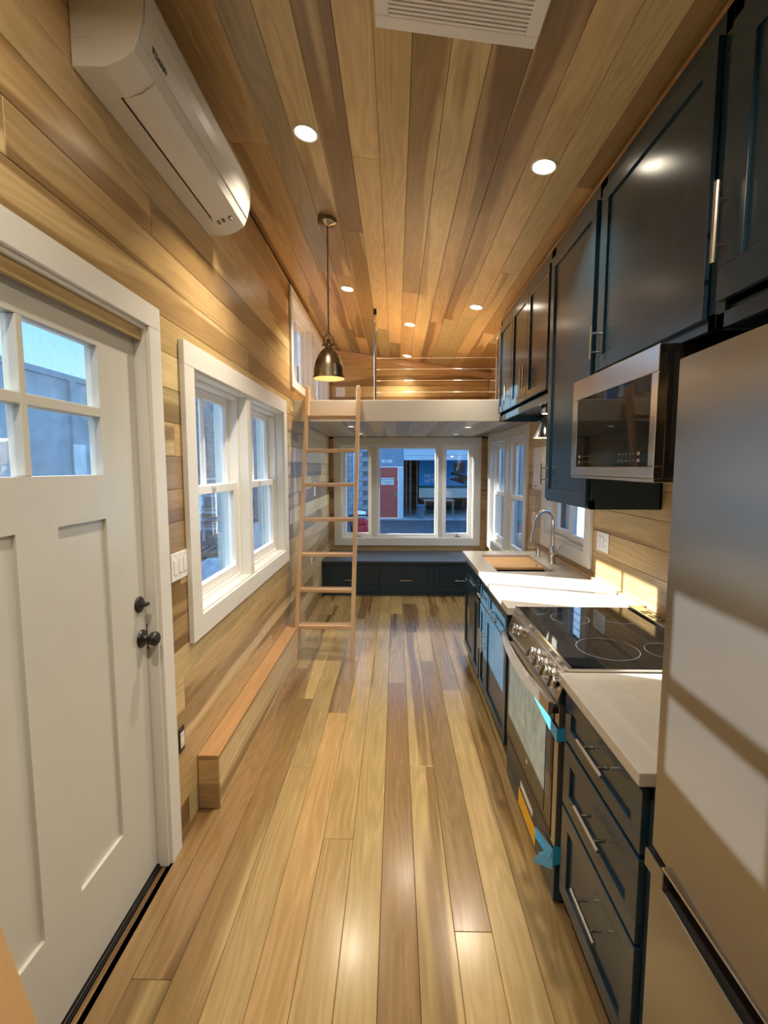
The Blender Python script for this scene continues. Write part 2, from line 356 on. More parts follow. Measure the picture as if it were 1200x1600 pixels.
def backing(name, normal, x0, x1, u0, u1, v0, v1, holes):
    """slab with rectangular openings, plane axis X ('X') or Y ('Y'); u horizontal, v = z"""
    mb = MB(); us = sorted({u0, u1, *[h[0] for h in holes], *[h[1] for h in holes]}); vs_ = sorted({v0, v1, *[h[2] for h in holes], *[h[3] for h in holes]})
    for i in range(len(us)-1):
        for j in range(len(vs_)-1):
            cu, cv = (us[i]+us[i+1])/2, (vs_[j]+vs_[j+1])/2
            if any(h[0] < cu < h[1] and h[2] < cv < h[3] for h in holes): continue
            if normal == 'X': mb.box(x0, x1, us[i], us[i+1], vs_[j], vs_[j+1])
            else: mb.box(us[i], us[i+1], x0, x1, vs_[j], vs_[j+1])
    return struct_mesh(name, mb, 'dark')

TH = 0.015
# openings: (u0,u1,z0,z1)
DOOR = (0.70, 1.80, 0.0, 2.165); WIN1 = (2.19, 3.93, 0.94, 2.09); CLER = (4.36, 6.60, 2.43, 3.165)
RWIN = (4.74, 6.50, 0.66, 1.96); SINKW = (3.20, 4.05, 1.075, 1.55); FWIN = (-0.775, 1.095, 0.63, 1.955)
def grow(h, m): return (h[0]-m, h[1]+m, h[2]-m, h[3]+m)

# floor
fl = struct_mesh('floor', B((XL-0.1, XR+0.1, YB, YF+0.1, -0.12, -0.016)), 'dark')
fseam = [-0.0530+0.1325*k for k in range(-7, 11)]
frows = [(max(a, XL), min(b, XR)) for a, b in zip(fseam[:-1], fseam[1:]) if b > XL+0.01 and a < XR-0.01]
if frows[0][0] > XL+0.005: frows.insert(0, (XL, frows[0][0]))
frows[0] = (XL-0.022, frows[0][1])
FJ = {}
def near_row(x): return min(range(len(frows)), key=lambda i: abs((frows[i][0]+frows[i][1])/2-x))
FSP = {}
def fj(x, js): FJ[near_row(x)] = js
fj(-0.25, [-0.4, 1.95, 4.4]); fj(0.28, [-1.2, 1.54, 3.9, 5.6]); fj(-0.52, [0.2, 2.45, 4.9]); fj(-0.65, [1.0, 3.22, 5.5]); fj(-0.38, [-0.2, 3.03, 3.9, 5.0]); fj(-0.12, [1.0, 5.2])
fj(0.013, [0.9, 3.485, 5.2]); fj(0.146, [0.3, 2.474, 4.6, 5.6]); fj(0.41, [0.8, 3.37, 5.1]); fj(0.545, [0.4, 4.03, 5.0])
def floor_j(ri):
    if ri in FJ: return FJ[ri]
    a = R.uniform(-1.5, 0.2); out = []
    while a < YF: out.append(a); a += R.uniform(1.3, 2.4)
    return out
FB = (0.25, 0.16, 0.07); FL = (0.43, 0.31, 0.135); FM = (0.38, 0.27, 0.115); FG = (0.33, 0.24, 0.11)
FSP = {(near_row(0.013), 1): ((0.27, 0.165, 0.07), 0.1), (near_row(0.013), 2): (FG, 0.3), (near_row(-0.12), 1): ((0.42, 0.31, 0.13), 0.15), (near_row(-0.38), 2): ((0.29, 0.20, 0.11), 0.4),
       (near_row(0.41), 2): ((0.29, 0.21, 0.125), 0.1), (near_row(0.146), 2): (FL, 0.45), (near_row(0.146), 1): (FL, 0.3), (near_row(-0.25), 1): (FM, 0.1), (near_row(-0.65), 1): ((0.42, 0.30, 0.14), 0.75),
       (near_row(-0.38), 1): ((0.43, 0.285, 0.12), 0.1), (near_row(-0.52), 1): (FM, 0.5), (near_row(0.28), 1): (FL, 0.2)}
lay(fl, ((0,0,0), (0,1,0), (-1,0,0), (0,0,1)), YB, YF, [(-b, -a) for a, b in frows], joints=floor_j,
    pal=[(FL, 5), (FM, 4), (FG, 2), (FB, 1)], mat='floor', gap=0.0012, hearts=(0.3, 0.6), special=lambda r, q: FSP.get((r, q)))

# walls
def zrows(base, pitch, z0, z1):
    k = math.floor((z0-base)/pitch); out = []
    while base+k*pitch < z1:
        a, b = max(z0, base+k*pitch), min(z1, base+(k+1)*pitch)
        if b-a > 0.012: out.append((a, b))
        k += 1
    return out
def rj(lo, hi, n0=1.6, n1=3.0):
    def f(ri):
        a = lo+R.uniform(0, 1.6); out = []
        while a < hi: out.append(a); a += R.uniform(n0, n1)
        return out
    return f
hl = [grow(DOOR, 0.045), grow(WIN1, 0.05), grow(CLER, 0.035)]
wl = backing('wall_left', 'X', XL-0.155, XL-TH, YB, YF+0.1, -0.12, 3.45, [DOOR, WIN1, CLER])
LJ = {}
lrows = zrows(1.406, 0.1405, 0.0, 3.27)
def left_j(ri):
    z = sum(lrows[ri])/2
    if z > 2.3: return [(-0.5, 1.9, 4.2), (0.6, 3.1, 5.6), (-1.0, 1.2, 3.6, 5.9)][ri % 3]
    return [(2.02+0.3*(ri % 2), 4.22), (1.0, 4.6), (3.5, 5.3), (0.2, 4.28, 6.0)][ri % 4]
lay(wl, ((XL,0,0), (0,1,0), (0,0,1), (1,0,0)), YB, YF, lrows, hl, left_j, hearts=(0.4, 0.8))
hr = [grow(RWIN, 0.05), grow(SINKW, 0.05)]
wr = backing('wall_right', 'X', XR+TH, XR+0.155, YB, YF+0.1, -0.12, 3.2, [RWIN, SINKW])
rrows = zrows(0.952, 0.143, 0.0, cz(XR)-0.005)
lay(wr, ((XR,0,0), (0,-1,0), (0,0,1), (-1,0,0)), -YF, -YB, rrows, [(-b, -a, c, d) for a, b, c, d in hr], lambda ri: [(-4.4, -1.1), (-5.5, -3.14, -0.6), (-4.7, -2.1)][ri % 3], hearts=(0.3, 0.7),
    pal=[(LIGHT, 5), (MID, 4), (CREAM, 3), (TAN, 2), (OLIVE, 1)])
hf = [grow(FWIN, 0.05)]
wf = backing('wall_far', 'Y', YF+TH, YF+0.155, XL-0.1, XR+0.1, -0.12, 3.45, [FWIN])
farrows = zrows(1.476, 0.147, 0.0, LB-0.02)
lay(wf, ((0,YF,0), (1,0,0), (0,0,1), (0,-1,0)), XL, XR, farrows, hf, lambda ri: [], hearts=(0.2, 0.5), pal=[(MID, 3), (TAN, 4), (BROWN, 2)])
# gable above the loft: rows clipped to the falling ceiling
grows_ = zrows(2.624-0.1425, 0.1425, LT, 3.27)
for i, (a, b) in enumerate(grows_):
    xa = min(XR, XL+(CZ-a)/CS); xb = min(XR, XL+(CZ-b)/CS)
    if xa-XL < 0.15: continue
    poly = [(XL, a), (xa-0.002, a), (max(XL+0.01, xb-0.002), b-0.0016), (XL, b-0.0016)]
    spec = {0: (BROWN, 0.1), 1: (LIGHT, 0.5), 2: (MID, 0.75), 3: (LIGHT, 0.2), 4: (MID, 0.6)}.get(i, (MID, 0.3))
    plank('plank', poly, 0.014, ((0,YF,0), (1,0,0), (0,0,1), (0,-1,0)), wf, *spec)
wb = backing('wall_back', 'Y', YB-0.12, YB-0.02, XL-0.1, XR+0.1, -0.12, 3.45, [])
lay(wb, ((0,YB-0.005,0), (-1,0,0), (0,0,1), (0,1,0)), -XR, -XL, zrows(1.4, 0.141, 0, 2.97), (), lambda ri: [])

# ceiling: boards run lengthwise, slab tilts down to the right
th = math.atan(CS); ca, sa = math.cos(th), math.sin(th)
ce = bpy.data.objects.new('ceiling', bpy.data.meshes.new('ceiling')); COL.objects.link(ce); ce['kind'] = 'structure'
mbc = MB().prism([(XL-0.1, cz(XL-0.1)+0.018), (XR+0.1, cz(XR+0.1)+0.018), (XR+0.1, cz(XR+0.1)+0.12), (XL-0.1, cz(XL-0.1)+0.12)], 'Y', YB-0.1, YF+0.15)
ce.data.from_pydata(mbc.v, [], mbc.f); ce.data.materials.append(M['dark']); ORG['ceiling'] = Vector((0,0,0))
cs = [-0.3580+0.1375*k for k in range(-5, 13)]
crow = [(max(XL, a), min(XR, b)) for a, b in zip(cs[:-1], cs[1:]) if b > XL+0.012 and a < XR-0.01]
if crow[0][0] > XL+0.005: crow.insert(0, (XL, crow[0][0]))
def nc(x): return min(range(len(crow)), key=lambda i: abs((crow[i][0]+crow[i][1])/2-x))
CJ = {nc(-0.15): [-0.8, 2.49, 5.4], nc(-0.29): [-0.5, 3.26, 5.1], nc(-0.42): [0.2, 4.03, 5.9], nc(0.675): [0.9, 4.6], nc(0.535): [0.6, 4.74], nc(-0.84): [-0.2, 2.52, 4.9], nc(-0.70): [-0.6, 2.5, 5.2],
      nc(0.81): [0.4, 3.55, 5.9], nc(-0.01): [-0.3, 5.9], nc(0.12): [0.1, 4.2], nc(0.26): [0.8, 5.3], nc(0.40): [-0.2, 4.9], nc(0.95): [-1.0, 2.48, 5.0], nc(-0.56): [0.9, 4.02, 5.6]}
CSP = {(nc(-0.15), 1): (LIGHT, 0.05), (nc(-0.15), 2): (LIGHT, 0.1), (nc(-0.01), 1): (LIGHT, 0.15), (nc(0.12), 1): ((0.56,0.40,0.21), 0.70), (nc(0.26), 1): ((0.58,0.43,0.23), 0.25), (nc(0.40), 1): ((0.44,0.29,0.155), 0.62), (nc(0.40), 2): ((0.44,0.29,0.155), 0.5),
       (nc(0.535), 1): ((0.47,0.31,0.165), 0.62), (nc(0.535), 0): ((0.47,0.31,0.165), 0.5), (nc(0.675), 1): (LIGHT, 0.25), (nc(0.675), 0): (LIGHT, 0.2), (nc(0.81), 0): (LIGHT, 0.1), (nc(0.81), 1): ((0.55,0.40,0.21), 0.1),
       (nc(-0.29), 1): ((0.45,0.30,0.16), 0.68), (nc(-0.29), 0): ((0.42,0.28,0.15), 0.6), (nc(-0.29), 2): ((0.56,0.39,0.2), 0.5), (nc(-0.42), 1): ((0.54,0.38,0.2), 0.4), (nc(-0.42), 2): ((0.40,0.25,0.12), 0.3), (nc(-0.56), 0): ((0.50,0.38,0.2), 0.4), (nc(-0.56), 1): ((0.33,0.235,0.145), 0.1),
       (nc(-0.70), 0): ((0.33,0.22,0.11), 0.7), (nc(-0.84), 0): ((0.25,0.16,0.075), 0.4), (nc(-0.84), 1): (TAN, 0.3), (nc(-0.70), 1): ((0.50,0.32,0.15), 0.2), (nc(-0.70), 2): (TAN, 0.3), (nc(0.95), 1): ((0.29,0.18,0.08), 0.2), (nc(0.95), 2): ((0.44,0.27,0.12), 0.2)}
lay(ce, ((XL,0,CZ), (0,1,0), (ca,0,-sa), (-sa,0,-ca)), YB, YF, [((a-XL)/ca, (b-XL)/ca) for a, b in crow], joints=lambda ri: CJ.get(ri, [R.uniform(-1, 1), R.uniform(2, 3.5), R.uniform(4.5, 6)]),
    hearts=(0.3, 0.75), special=lambda r, q: CSP.get((r, q)), pal=[(LIGHT, 4), (MID, 4), (TAN, 3), (CREAM, 2), (OLIVE, 2), (BROWN, 1)])
# gable trim board under the ceiling
g = MB().prism([(XL, cz(XL)-0.004), (XR, cz(XR)-0.004), (XR, cz(XR)-0.085), (XL, cz(XL)-0.085)], 'Y', YF-0.03, YF-0.001)
g.build('trim_board', 'ladder', wf, bevel=0.002)

# loft floor: painted fascia, boards on the underside, plank deck
lf = thing('loft_platform', 'sleeping loft platform with a wide cream painted fascia board spanning the room', 'loft', (0, LY, LB))
B((XL+0.002, XR-0.002, LY, LY+0.035, LB-0.004, LT)).build('fascia_board', 'loft', lf, bevel=0.003)
B((XL+0.002, XR-0.002, LY+0.036, YF-0.002, LB+0.016, LT-0.01)).build('deck', 'ladder', lf)
ls = [-0.2610+0.1335*k for k in range(-6, 13)]
lrow2 = [(max(XL+0.002, a), min(XR-0.002, b)) for a, b in zip(ls[:-1], ls[1:]) if b > XL+0.02 and a < XR-0.02]
lay(lf, ((0,0,LB), (0,1,0), (1,0,0), (0,0,-1)), LY+0.037, YF-0.018, lrow2, joints=lambda ri: [], hearts=(0.3, 0.7), pal=[(CREAM, 3), ((0.5,0.38,0.26), 4), ((0.40,0.30,0.21), 3), ((0.56,0.44,0.3), 3)])  # greyer palette: bluish window daylight on the poplar put into the board colours

# ------------------------------------------------------------------ windows and door (setting)
def casing(par, side, o, w, X, t, name='casing'):
    """four flat casing boards round opening o=(u0,u1,z0,z1) on wall plane; side 'L','R','F'"""
    u0, u1, z0, z1 = o
    def bx(a, b, c, d):
        if side == 'L': return (X, X+t, a, b, c, d)
        if side == 'R': return (X-t, X, a, b, c, d)
        return (a, b, X-t, X, c, d)
    for q in ((u0-w, u1+w, z1, z1+w), (u0-w, u0, z0, z1), (u1, u1+w, z0, z1), (u0-w, u1+w, z0-w, z0)):
        if q[3]-q[2] > 0.001: B(bx(*q)).build(name, 'white', par, bevel=0.002)
def bxs(side, X, d0, d1, a, b, c, d):
    """box at depth d0..d1 outward from wall face X"""
    if side == 'L': return (X-d1, X-d0, a, b, c, d)
    if side == 'R': return (X+d0, X+d1, a, b, c, d)
    return (a, b, X+d0, X+d1, c, d)
def jamb(par, side, X, o, d0, d1, t=0.012, mat='white'):
    u0, u1, z0, z1 = o; m = MB()
    for q in ((u0, u0+t, z0, z1), (u1-t, u1, z0, z1), (u0+t, u1-t, z1-t, z1), (u0+t, u1-t, z0, z0+t)): m.box(*bxs(side, X, d0, d1, *q))
    return m.build('jamb', mat, par, bevel=0.001)
def outer_fins(par, side, X, us, z0, z1, d0, d1):
    m = MB()
    for a, b in us:
        n = 3
        for k in range(n):
            e0, e1 = d0+(d1-d0)*k/n, d0+(d1-d0)*(k+1)/n; s_ = 0.006*k
            m.box(*bxs(side, X, e0, e1-0.004, a+s_, b-s_, z0, z1)); m.box(*bxs(side, X, e1-0.004, e1, a+s_+0.006, b-s_-0.006, z0, z1))
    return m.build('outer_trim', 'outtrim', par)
def sash(par, side, X, o, d, fw=0.042, t=0.03, muntin=None, mat='vinyl', gmat='glass', bottom=None):
    u0, u1, z0, z1 = o; fb = bottom or fw
    m = MB()
    for q in ((u0, u1, z1-fw, z1), (u0, u1, z0, z0+fb), (u0, u0+fw, z0+fb, z1-fw), (u1-fw, u1, z0+fb, z1-fw)): m.box(*bxs(side, X, d, d+t, *q))
    s_ = m.build('sash', mat, par, bevel=0.002)
    panes = [(u0+fw, u1-fw)]
    if muntin:
        c = (u0+u1)/2; B(bxs(side, X, d+0.004, d+t-0.004, c-0.011, c+0.011, z0+fb, z1-fw)).build('muntin', mat, s_)
        panes = [(u0+fw, c-0.011), (c+0.011, u1-fw)]
    for a, b in panes: B(bxs(side, X, d+t*0.5, d+t*0.5+0.004, a-0.002, b+0.002, z0+fb-0.002, z1-fw+0.002)).build('pane', gmat, s_)
    return s_
def double_hung(par, side, X, u0, u1, z0, z1, zm, d, muntin=True, dirty='glass'):
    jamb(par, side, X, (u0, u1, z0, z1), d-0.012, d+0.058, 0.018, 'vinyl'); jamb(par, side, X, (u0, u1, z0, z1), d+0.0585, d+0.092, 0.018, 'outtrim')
    a, b = u0+0.019, u1-0.019
    up = sash(par, side, X, (a, b, zm-0.02, z1-0.02), d+0.042, 0.045, 0.032, muntin, gmat=dirty)
    lo = sash(par, side, X, (a, b, z0+0.02, zm+0.028), d+0.002, 0.045, 0.034, None, gmat=dirty, bottom=0.055)
    c = (u0+u1)/2
    B(bxs(side, X, d-0.008, d+0.002, c-0.03, c+0.03, zm+0.014, zm+0.026)).build('sash_lock', 'vinyl', lo)

# window_1: left wall, two double-hung units
w1 = structure('window_1', (XL, 3.06, 0.94))
casing(w1, 'L', WIN1, 0.105, XL+0.001, 0.024)
jamb(w1, 'L', XL, WIN1, -0.012, 0.10)
B(bxs('L', XL, -0.012, 0.10, 2.995, 3.065, WIN1[2]+0.012, WIN1[3]-0.012)).build('mullion', 'white', w1, bevel=0.002)
double_hung(w1, 'L', XL, 2.203, 2.994, 0.953, 2.077, 1.515, 0.06, dirty='dirty')
double_hung(w1, 'L', XL, 3.066, 3.917, 0.953, 2.077, 1.515, 0.06, dirty='dirty')
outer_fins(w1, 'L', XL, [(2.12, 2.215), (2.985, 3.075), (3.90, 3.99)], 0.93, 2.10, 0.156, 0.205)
# window_2: clerestory over the loft, two sliders
w2 = structure('window_2', (XL, 5.5, 2.43))
casing(w2, 'L', CLER, 0.07, XL+0.001, 0.022)
jamb(w2, 'L', XL, CLER, -0.012, 0.10)
B(bxs('L', XL, -0.006, 0.14, 5.44, 5.54, CLER[2]+0.012, CLER[3]-0.012)).build('mullion', 'white', w2, bevel=0.002)
for a, b in ((4.372, 5.44), (5.54, 6.588)):
    jamb(w2, 'L', XL, (a, b, 2.443, 3.152), 0.055, 0.145, 0.016, 'vinyl'); c = (a+b)/2
    sash(w2, 'L', XL, (a+0.017, c+0.02, 2.46, 3.135), 0.065, 0.042, 0.028); sash(w2, 'L', XL, (c-0.02, b-0.017, 2.46, 3.135), 0.10, 0.042, 0.028)
# window_3: far wall, casement - fixed - casement
w3 = structure('window_3', (0.17, YF, 0.63))
casing(w3, 'F', FWIN, 0.105, YF-0.001, 0.024)
jamb(w3, 'F', YF, FWIN, -0.012, 0.12, 0.014, 'vinyl')
for a, b in ((-0.345, -0.262), (0.595, 0.668)): B(bxs('F', YF, 0.0, 0.12, a, b, FWIN[2]+0.014, FWIN[3]-0.014)).build('mullion', 'white', w3, bevel=0.003)
for a, b, f in ((-0.759, -0.345, 0.05), (-0.262, 0.595, 0.035), (0.668, 1.079, 0.05)):
    s_ = sash(w3, 'F', YF, (a, b, 0.646, 1.939), 0.035, f, 0.05)
    if f > 0.04:
        xc = (a+b)/2+0.02
        B((xc-0.045, xc+0.035, YF-0.005, YF+0.034, 0.648, 0.662)).build('crank_base', 'nickel', s_, bevel=0.003)
        MB().tube([(xc-0.02, YF+0.005, 0.66), (xc-0.025, YF-0.012, 0.672), (xc-0.01, YF-0.015, 0.70)], 0.005).build('crank_handle', 'bronze', s_)
# window_4: right wall beyond the kitchen, two double-hung units
w4 = structure('window_4', (XR, 5.6, 0.66))
casing(w4, 'R', RWIN, 0.105, XR-0.001, 0.024)
jamb(w4, 'R', XR, RWIN, -0.012, 0.10)
B(bxs('R', XR, -0.008, 0.10, 5.58, 5.66, RWIN[2]+0.012, RWIN[3]-0.012)).build('mullion', 'white', w4, bevel=0.002)
double_hung(w4, 'R', XR, 4.753, 5.579, 0.673, 1.947, 1.30, 0.05)
double_hung(w4, 'R', XR, 5.661, 6.487, 0.673, 1.947, 1.30, 0.05)
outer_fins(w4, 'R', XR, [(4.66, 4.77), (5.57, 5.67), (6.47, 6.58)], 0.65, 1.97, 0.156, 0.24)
# window_5: over the sink
w5 = structure('window_5', (XR, 3.62, 1.08))
casing(w5, 'R', SINKW, 0.10, XR-0.001, 0.022)
jamb(w5, 'R', XR, SINKW, -0.012, 0.10)
sash(w5, 'R', XR, (3.215, 3.625, 1.09, 1.535), 0.03, 0.05, 0.03); sash(w5, 'R', XR, (3.625, 4.035, 1.09, 1.535), 0.065, 0.05, 0.03)
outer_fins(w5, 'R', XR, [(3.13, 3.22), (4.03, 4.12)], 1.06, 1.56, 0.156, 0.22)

# door_1
d1 = structure('door_1', (-0.975, 1.25, 0))
XD = -0.975
casing(d1, 'L', DOOR, 0.085, XL+0.001, 0.024)
m = MB()
for q in ((DOOR[0], DOOR[0]+0.014, 0, DOOR[3]), (DOOR[1]-0.014, DOOR[1], 0, DOOR[3]), (DOOR[0]+0.014, DOOR[1]-0.014, DOOR[3]-0.014, DOOR[3])): m.box(*bxs('L', XL, -0.012, 0.15, *q))
m.build('door_frame', 'white', d1, bevel=0.001)
m = MB()
for q in ((DOOR[0]+0.015, DOOR[0]+0.030, 0.02, DOOR[3]-0.015), (DOOR[1]-0.030, DOOR[1]-0.015, 0.02, DOOR[3]-0.015)): m.box(*bxs('L', XL, 0.074, 0.085, *q))
m.build('weatherstrip', 'weather', d1)
DY0, DY1 = 0.716, 1.784
xs_, xf = XD-0.042, XD
def dbox(a, b, c, d, x0=xs_, x1=xf): return (x0, x1, a, b, c, d)
m = B(dbox(DY0, 0.922, 0.022, 2.149), dbox(1.563, DY1, 0.022, 2.149), dbox(0.922, 1.563, 2.035, 2.149), dbox(0.922, 1.563, 1.468, 1.615), dbox(0.922, 1.563, 0.022, 0.323),
      dbox(1.18, 1.335, 0.323, 1.468))
sl = m.build('door_slab', 'door', d1)
for a, b in ((0.922, 1.18), (1.335, 1.605)):
    B((xs_+0.006, xf-0.012, a-0.001, b if b < 1.3 else 1.563, 0.323, 1.468)).build('door_panel', 'door', sl)
B((xs_, xf, 1.228, 1.252, 1.615, 2.035), (xs_, xf, 0.922, 1.228, 1.803, 1.835), (xs_, xf, 1.252, 1.563, 1.803, 1.835)).build('muntin', 'door', sl, bevel=0.003)
for a, b in ((0.922, 1.228), (1.252, 1.563)):
    for c, d in ((1.615, 1.803), (1.835, 2.035)): B((xf-0.024, xf-0.018, a, b, c, d)).build('pane', 'dirty', sl)
# deadbolt and knob
k = MB().lathe([(0.031, 0), (0.031, 0.006), (0.024, 0.011), (0.012, 0.013)], (xf, 1.735, 1.121), (1,0,0), 24)
k.box(xf+0.010, xf+0.036, 1.722, 1.748, 1.116, 1.128); k.build('deadbolt', 'black', d1, bevel=0.002)
MB().lathe([(0.034, 0), (0.034, 0.005), (0.026, 0.012), (0.013, 0.014), (0.011, 0.030), (0.014, 0.034), (0.024, 0.038), (0.028, 0.050), (0.026, 0.060), (0.018, 0.066), (0.0, 0.067)], (xf, 1.742, 0.985), (1,0,0), 28).build('door_knob', 'black', d1)
B((xf-0.003, xf+0.002, DY1-0.004, DY1+0.001, 0.93, 1.03)).build('strike_plate', 'black', d1)
th_ = struct_mesh('threshold_trim', B((XL-0.10, XL-0.023, DOOR[0], DOOR[1], -0.014, 0.012)), 'black', bevel=0.002)

# ------------------------------------------------------------------ wheel-well ledge along the left wall
LX, L0, L1, LZ = -0.880, 2.12, 4.30, 0.272
lg = thing('wall_ledge', 'long low boxed wooden ledge along the foot of the window wall', 'ledge', (XL, L0, 0))
LX = -0.845
B((XL+0.002, LX-0.016, L0+0.016, L1, 0.002, LZ-0.020)).build('core', 'dark', lg)
for a, b, c, h in ((0.002, 0.127, LIGHT, 0.3), (0.128, LZ-0.019, CREAM, 0.35)):
    plank('plank', [(L0+0.001, a), (L1, a), (L1, b), (L0+0.001, b)], 0.014, ((LX,0,0), (0,1,0), (0,0,1), (1,0,0)), lg, c, h)
    plank('end_board', [(XL+0.002, a), (LX, a), (LX, b), (XL+0.002, b)], 0.014, ((0,L0,0), (1,0,0), (0,0,1), (0,-1,0)), lg, BROWN if a < 0.1 else TAN, 0.1)
lumber('ledge_cap', 'cap', lg, (XL+0.002, LX+0.003, L0-0.003, L1, LZ-0.018, LZ), 'Y', 0.0015)

# ------------------------------------------------------------------ kitchen: cabinets
def handle(par, p0, p1, out, r=0.006, inset=0.22, name='handle', mat='nickel'):
    """bar pull from p0 to p1 (points on the door face), standing off along 'out'"""
    p0, p1, out = Vector(p0), Vector(p1), Vector(out); q0, q1 = p0+out, p1+out; m = MB().cyl(q0, q1, r, 12)
    for t in (inset, 1-inset): a = p0.lerp(p1, t); m.cyl(a, a+out, r*0.75, 8)
    return m.build(name, mat, par)
def shaker(par, name, face, a, b, c, d, fw=0.055, th_=0.019, rec=0.010, mat='navy'):
    """door or drawer front facing -X at x=face, y a..b, z c..d : frame rails proud of a recessed panel"""
    m = MB(); x0, x1 = face, face+th_
    m.box(x0, x1, a, b, d-fw, d); m.box(x0, x1, a, b, c, c+fw); m.box(x0, x1, a, a+fw, c+fw, d-fw); m.box(x0, x1, b-fw, b, c+fw, d-fw)
    m.box(x0+rec, x1, a+fw, b-fw, c+fw, d-fw)
    return m.build(name, mat, par, bevel=0.0012, seg=1)
XU = 0.930   # face of upper doors
def upper(label, a, b, z0, z1=None, group='navy wall cabinets'):
    t = thing('wall_cabinet', label, 'cabinet', (XR-0.002, (a+b)/2, z0), group)
    z1 = z1 or 2.95
    m = MB(); xb = XU+0.020
    m.box(xb+0.018, XR-0.002, a, a+0.018, z0, z1); m.box(xb+0.018, XR-0.002, b-0.018, b, z0, z1); m.box(xb+0.018, XR-0.002, a, b, z1-0.018, z1)
    m.box(xb+0.018, XR-0.002, a+0.018, b-0.018, z0+0.045, z0+0.063); m.box(XR-0.012, XR-0.002, a, b, z0, z1)
    m.box(xb, xb+0.018, a, b, z1-0.07, z1); m.box(xb, xb+0.018, a, b, z0, z0+0.045); m.box(xb, xb+0.018, a, a+0.035, z0, z1); m.box(xb, xb+0.018, b-0.035, b, z0, z1)
    m.build('carcass', 'navy', t, bevel=0.001, seg=1); return t
OUT = (-0.034, 0, 0)
# A: over the fridge
t = upper('navy wall cabinet above the refrigerator with a thick bar handle', 0.36, 1.478, 2.045)
d_ = shaker(t, 'door', XU, 0.93, 1.455, 2.118, 2.868, 0.095); handle(d_, (XU, 1.425, 2.215), (XU, 1.425, 2.435), OUT, 0.0085)
d_ = shaker(t, 'door', XU, 0.385, 0.924, 2.118, 2.868, 0.095); handle(d_, (XU, 0.95-0.045, 2.235), (XU, 0.95-0.045, 2.465), OUT, 0.0075)
# B: over the microwave
t = upper('wide single-door navy wall cabinet directly above the microwave', 1.480, 2.318, 2.052)
d_ = shaker(t, 'door', XU, 1.515, 2.285, 2.085, 2.885, 0.065); handle(d_, (XU, 2.268, 2.135), (XU, 2.268, 2.285), OUT)
# C: tall cabinet
t = upper('tall navy wall cabinet reaching down beside the microwave to the sink window', 2.320, 3.005, 1.435)
d_ = shaker(t, 'door', XU, 2.345, 2.98, 1.450, 2.875, 0.060); handle(d_, (XU, 2.962, 1.535), (XU, 2.962, 1.665), OUT)
# D: three doors at the end
t = upper('three-door navy wall cabinet at the far end of the row, above the wall lamp', 3.007, 4.43, 2.055)
for a, b, hy in ((3.025, 3.482, 3.452), (3.488, 3.935, 3.520), (3.941, 4.40, 4.00)):
    d_ = shaker(t, 'door', XU, a, b, 2.125, 2.875, 0.055)
    if hy < 3.9: handle(d_, (XU, hy, 2.205), (XU, hy, 2.355), OUT)
    else: handle(d_, (XU, hy, 2.195), (XU, hy, 2.345), OUT)
pk = thing('puck_light', 'small round puck light glowing under the far navy wall cabinet', 'light', (1.12, 3.62, 2.10))
MB().lathe([(0.035, 0.012), (0.035, -0.045), (0.030, -0.05)], (1.12, 3.62, 2.088), (0,0,1), 20).build('housing', 'steelp', pk)
MB().lathe([(0.028, -0.0515), (0.0, -0.0545)], (1.12, 3.62, 2.088), (0,0,1), 20).build('lens', 'puck', pk)
# filler strip of wood between cabinets and ceiling
ft = struct_mesh('trim_1', B((XU+0.028, XU+0.045, 0.36, 4.43, 2.951, cz(XU+0.045)-0.012)), 'cap')

# base cabinets
XB = 0.600
def base(label, a, b, group='navy base cabinets'):
    t = thing('base_cabinet', label, 'cabinet', (0.95, (a+b)/2, 0), group); m = MB()
    zs = 0.875 if b < 2 else 0.655; m.box(XB+0.038, XR-0.005, a, a+0.018, 0.0, 0.875 if a < 3 else zs); m.box(XB+0.038, XR-0.005, b-0.018, b, 0.0, 0.875 if b > 4 else zs); m.box(XB+0.075, XR-0.005, a, b, 0.0, 0.10)
    m.box(XB+0.020, XR-0.005, a, b, 0.10, 0.118); m.box(XB+0.020, XB+0.038, a, b, 0.84, 0.875); m.box(XB+0.020, XB+0.038, a, a+0.03, 0.1, 0.875); m.box(XB+0.020, XB+0.038, b-0.03, b, 0.1, 0.875)
    m.box(XB+0.0205, XB+0.038, a, b, 0.66, 0.70); m.box(XR-0.02, XR-0.005, a, b, 0.1, 0.86)
    m.build('carcass', 'navy', t, bevel=0.001, seg=1); return t
t = base('navy three-drawer base cabinet between the oven and the refrigerator', 1.082, 1.622)
for c, d, hz in ((0.690, 0.855, 0.797), (0.450, 0.675, 0.577), (0.105, 0.435, 0.295)):
    f_ = shaker(t, 'drawer', XB, 1.095, 1.610, c, d, 0.050 if d-c < 0.2 else 0.058); handle(f_, (XB, 1.235, hz), (XB, 1.41, hz), (-0.036, 0, 0), 0.0062)
t = base('navy sink base cabinet, second unit, beside the oven and struck by sunlight', 2.425, 3.318)
f_ = shaker(t, 'drawer', XB, 2.50, 2.995, 0.705, 0.850, 0.040); handle(f_, (XB, 2.62, 0.770), (XB, 2.85, 0.770), OUT)
f_ = shaker(t, 'drawer', XB, 3.01, 3.295, 0.705, 0.850, 0.040); handle(f_, (XB, 3.10, 0.775), (XB, 3.22, 0.775), OUT)
f_ = shaker(t, 'door', XB, 2.50, 3.085, 0.112, 0.690, 0.055); handle(f_, (XB, 3.055, 0.42), (XB, 3.055, 0.56), OUT)
f_ = shaker(t, 'door', XB, 3.095, 3.300, 0.112, 0.690, 0.045); handle(f_, (XB, 3.125, 0.42), (XB, 3.125, 0.56), OUT)
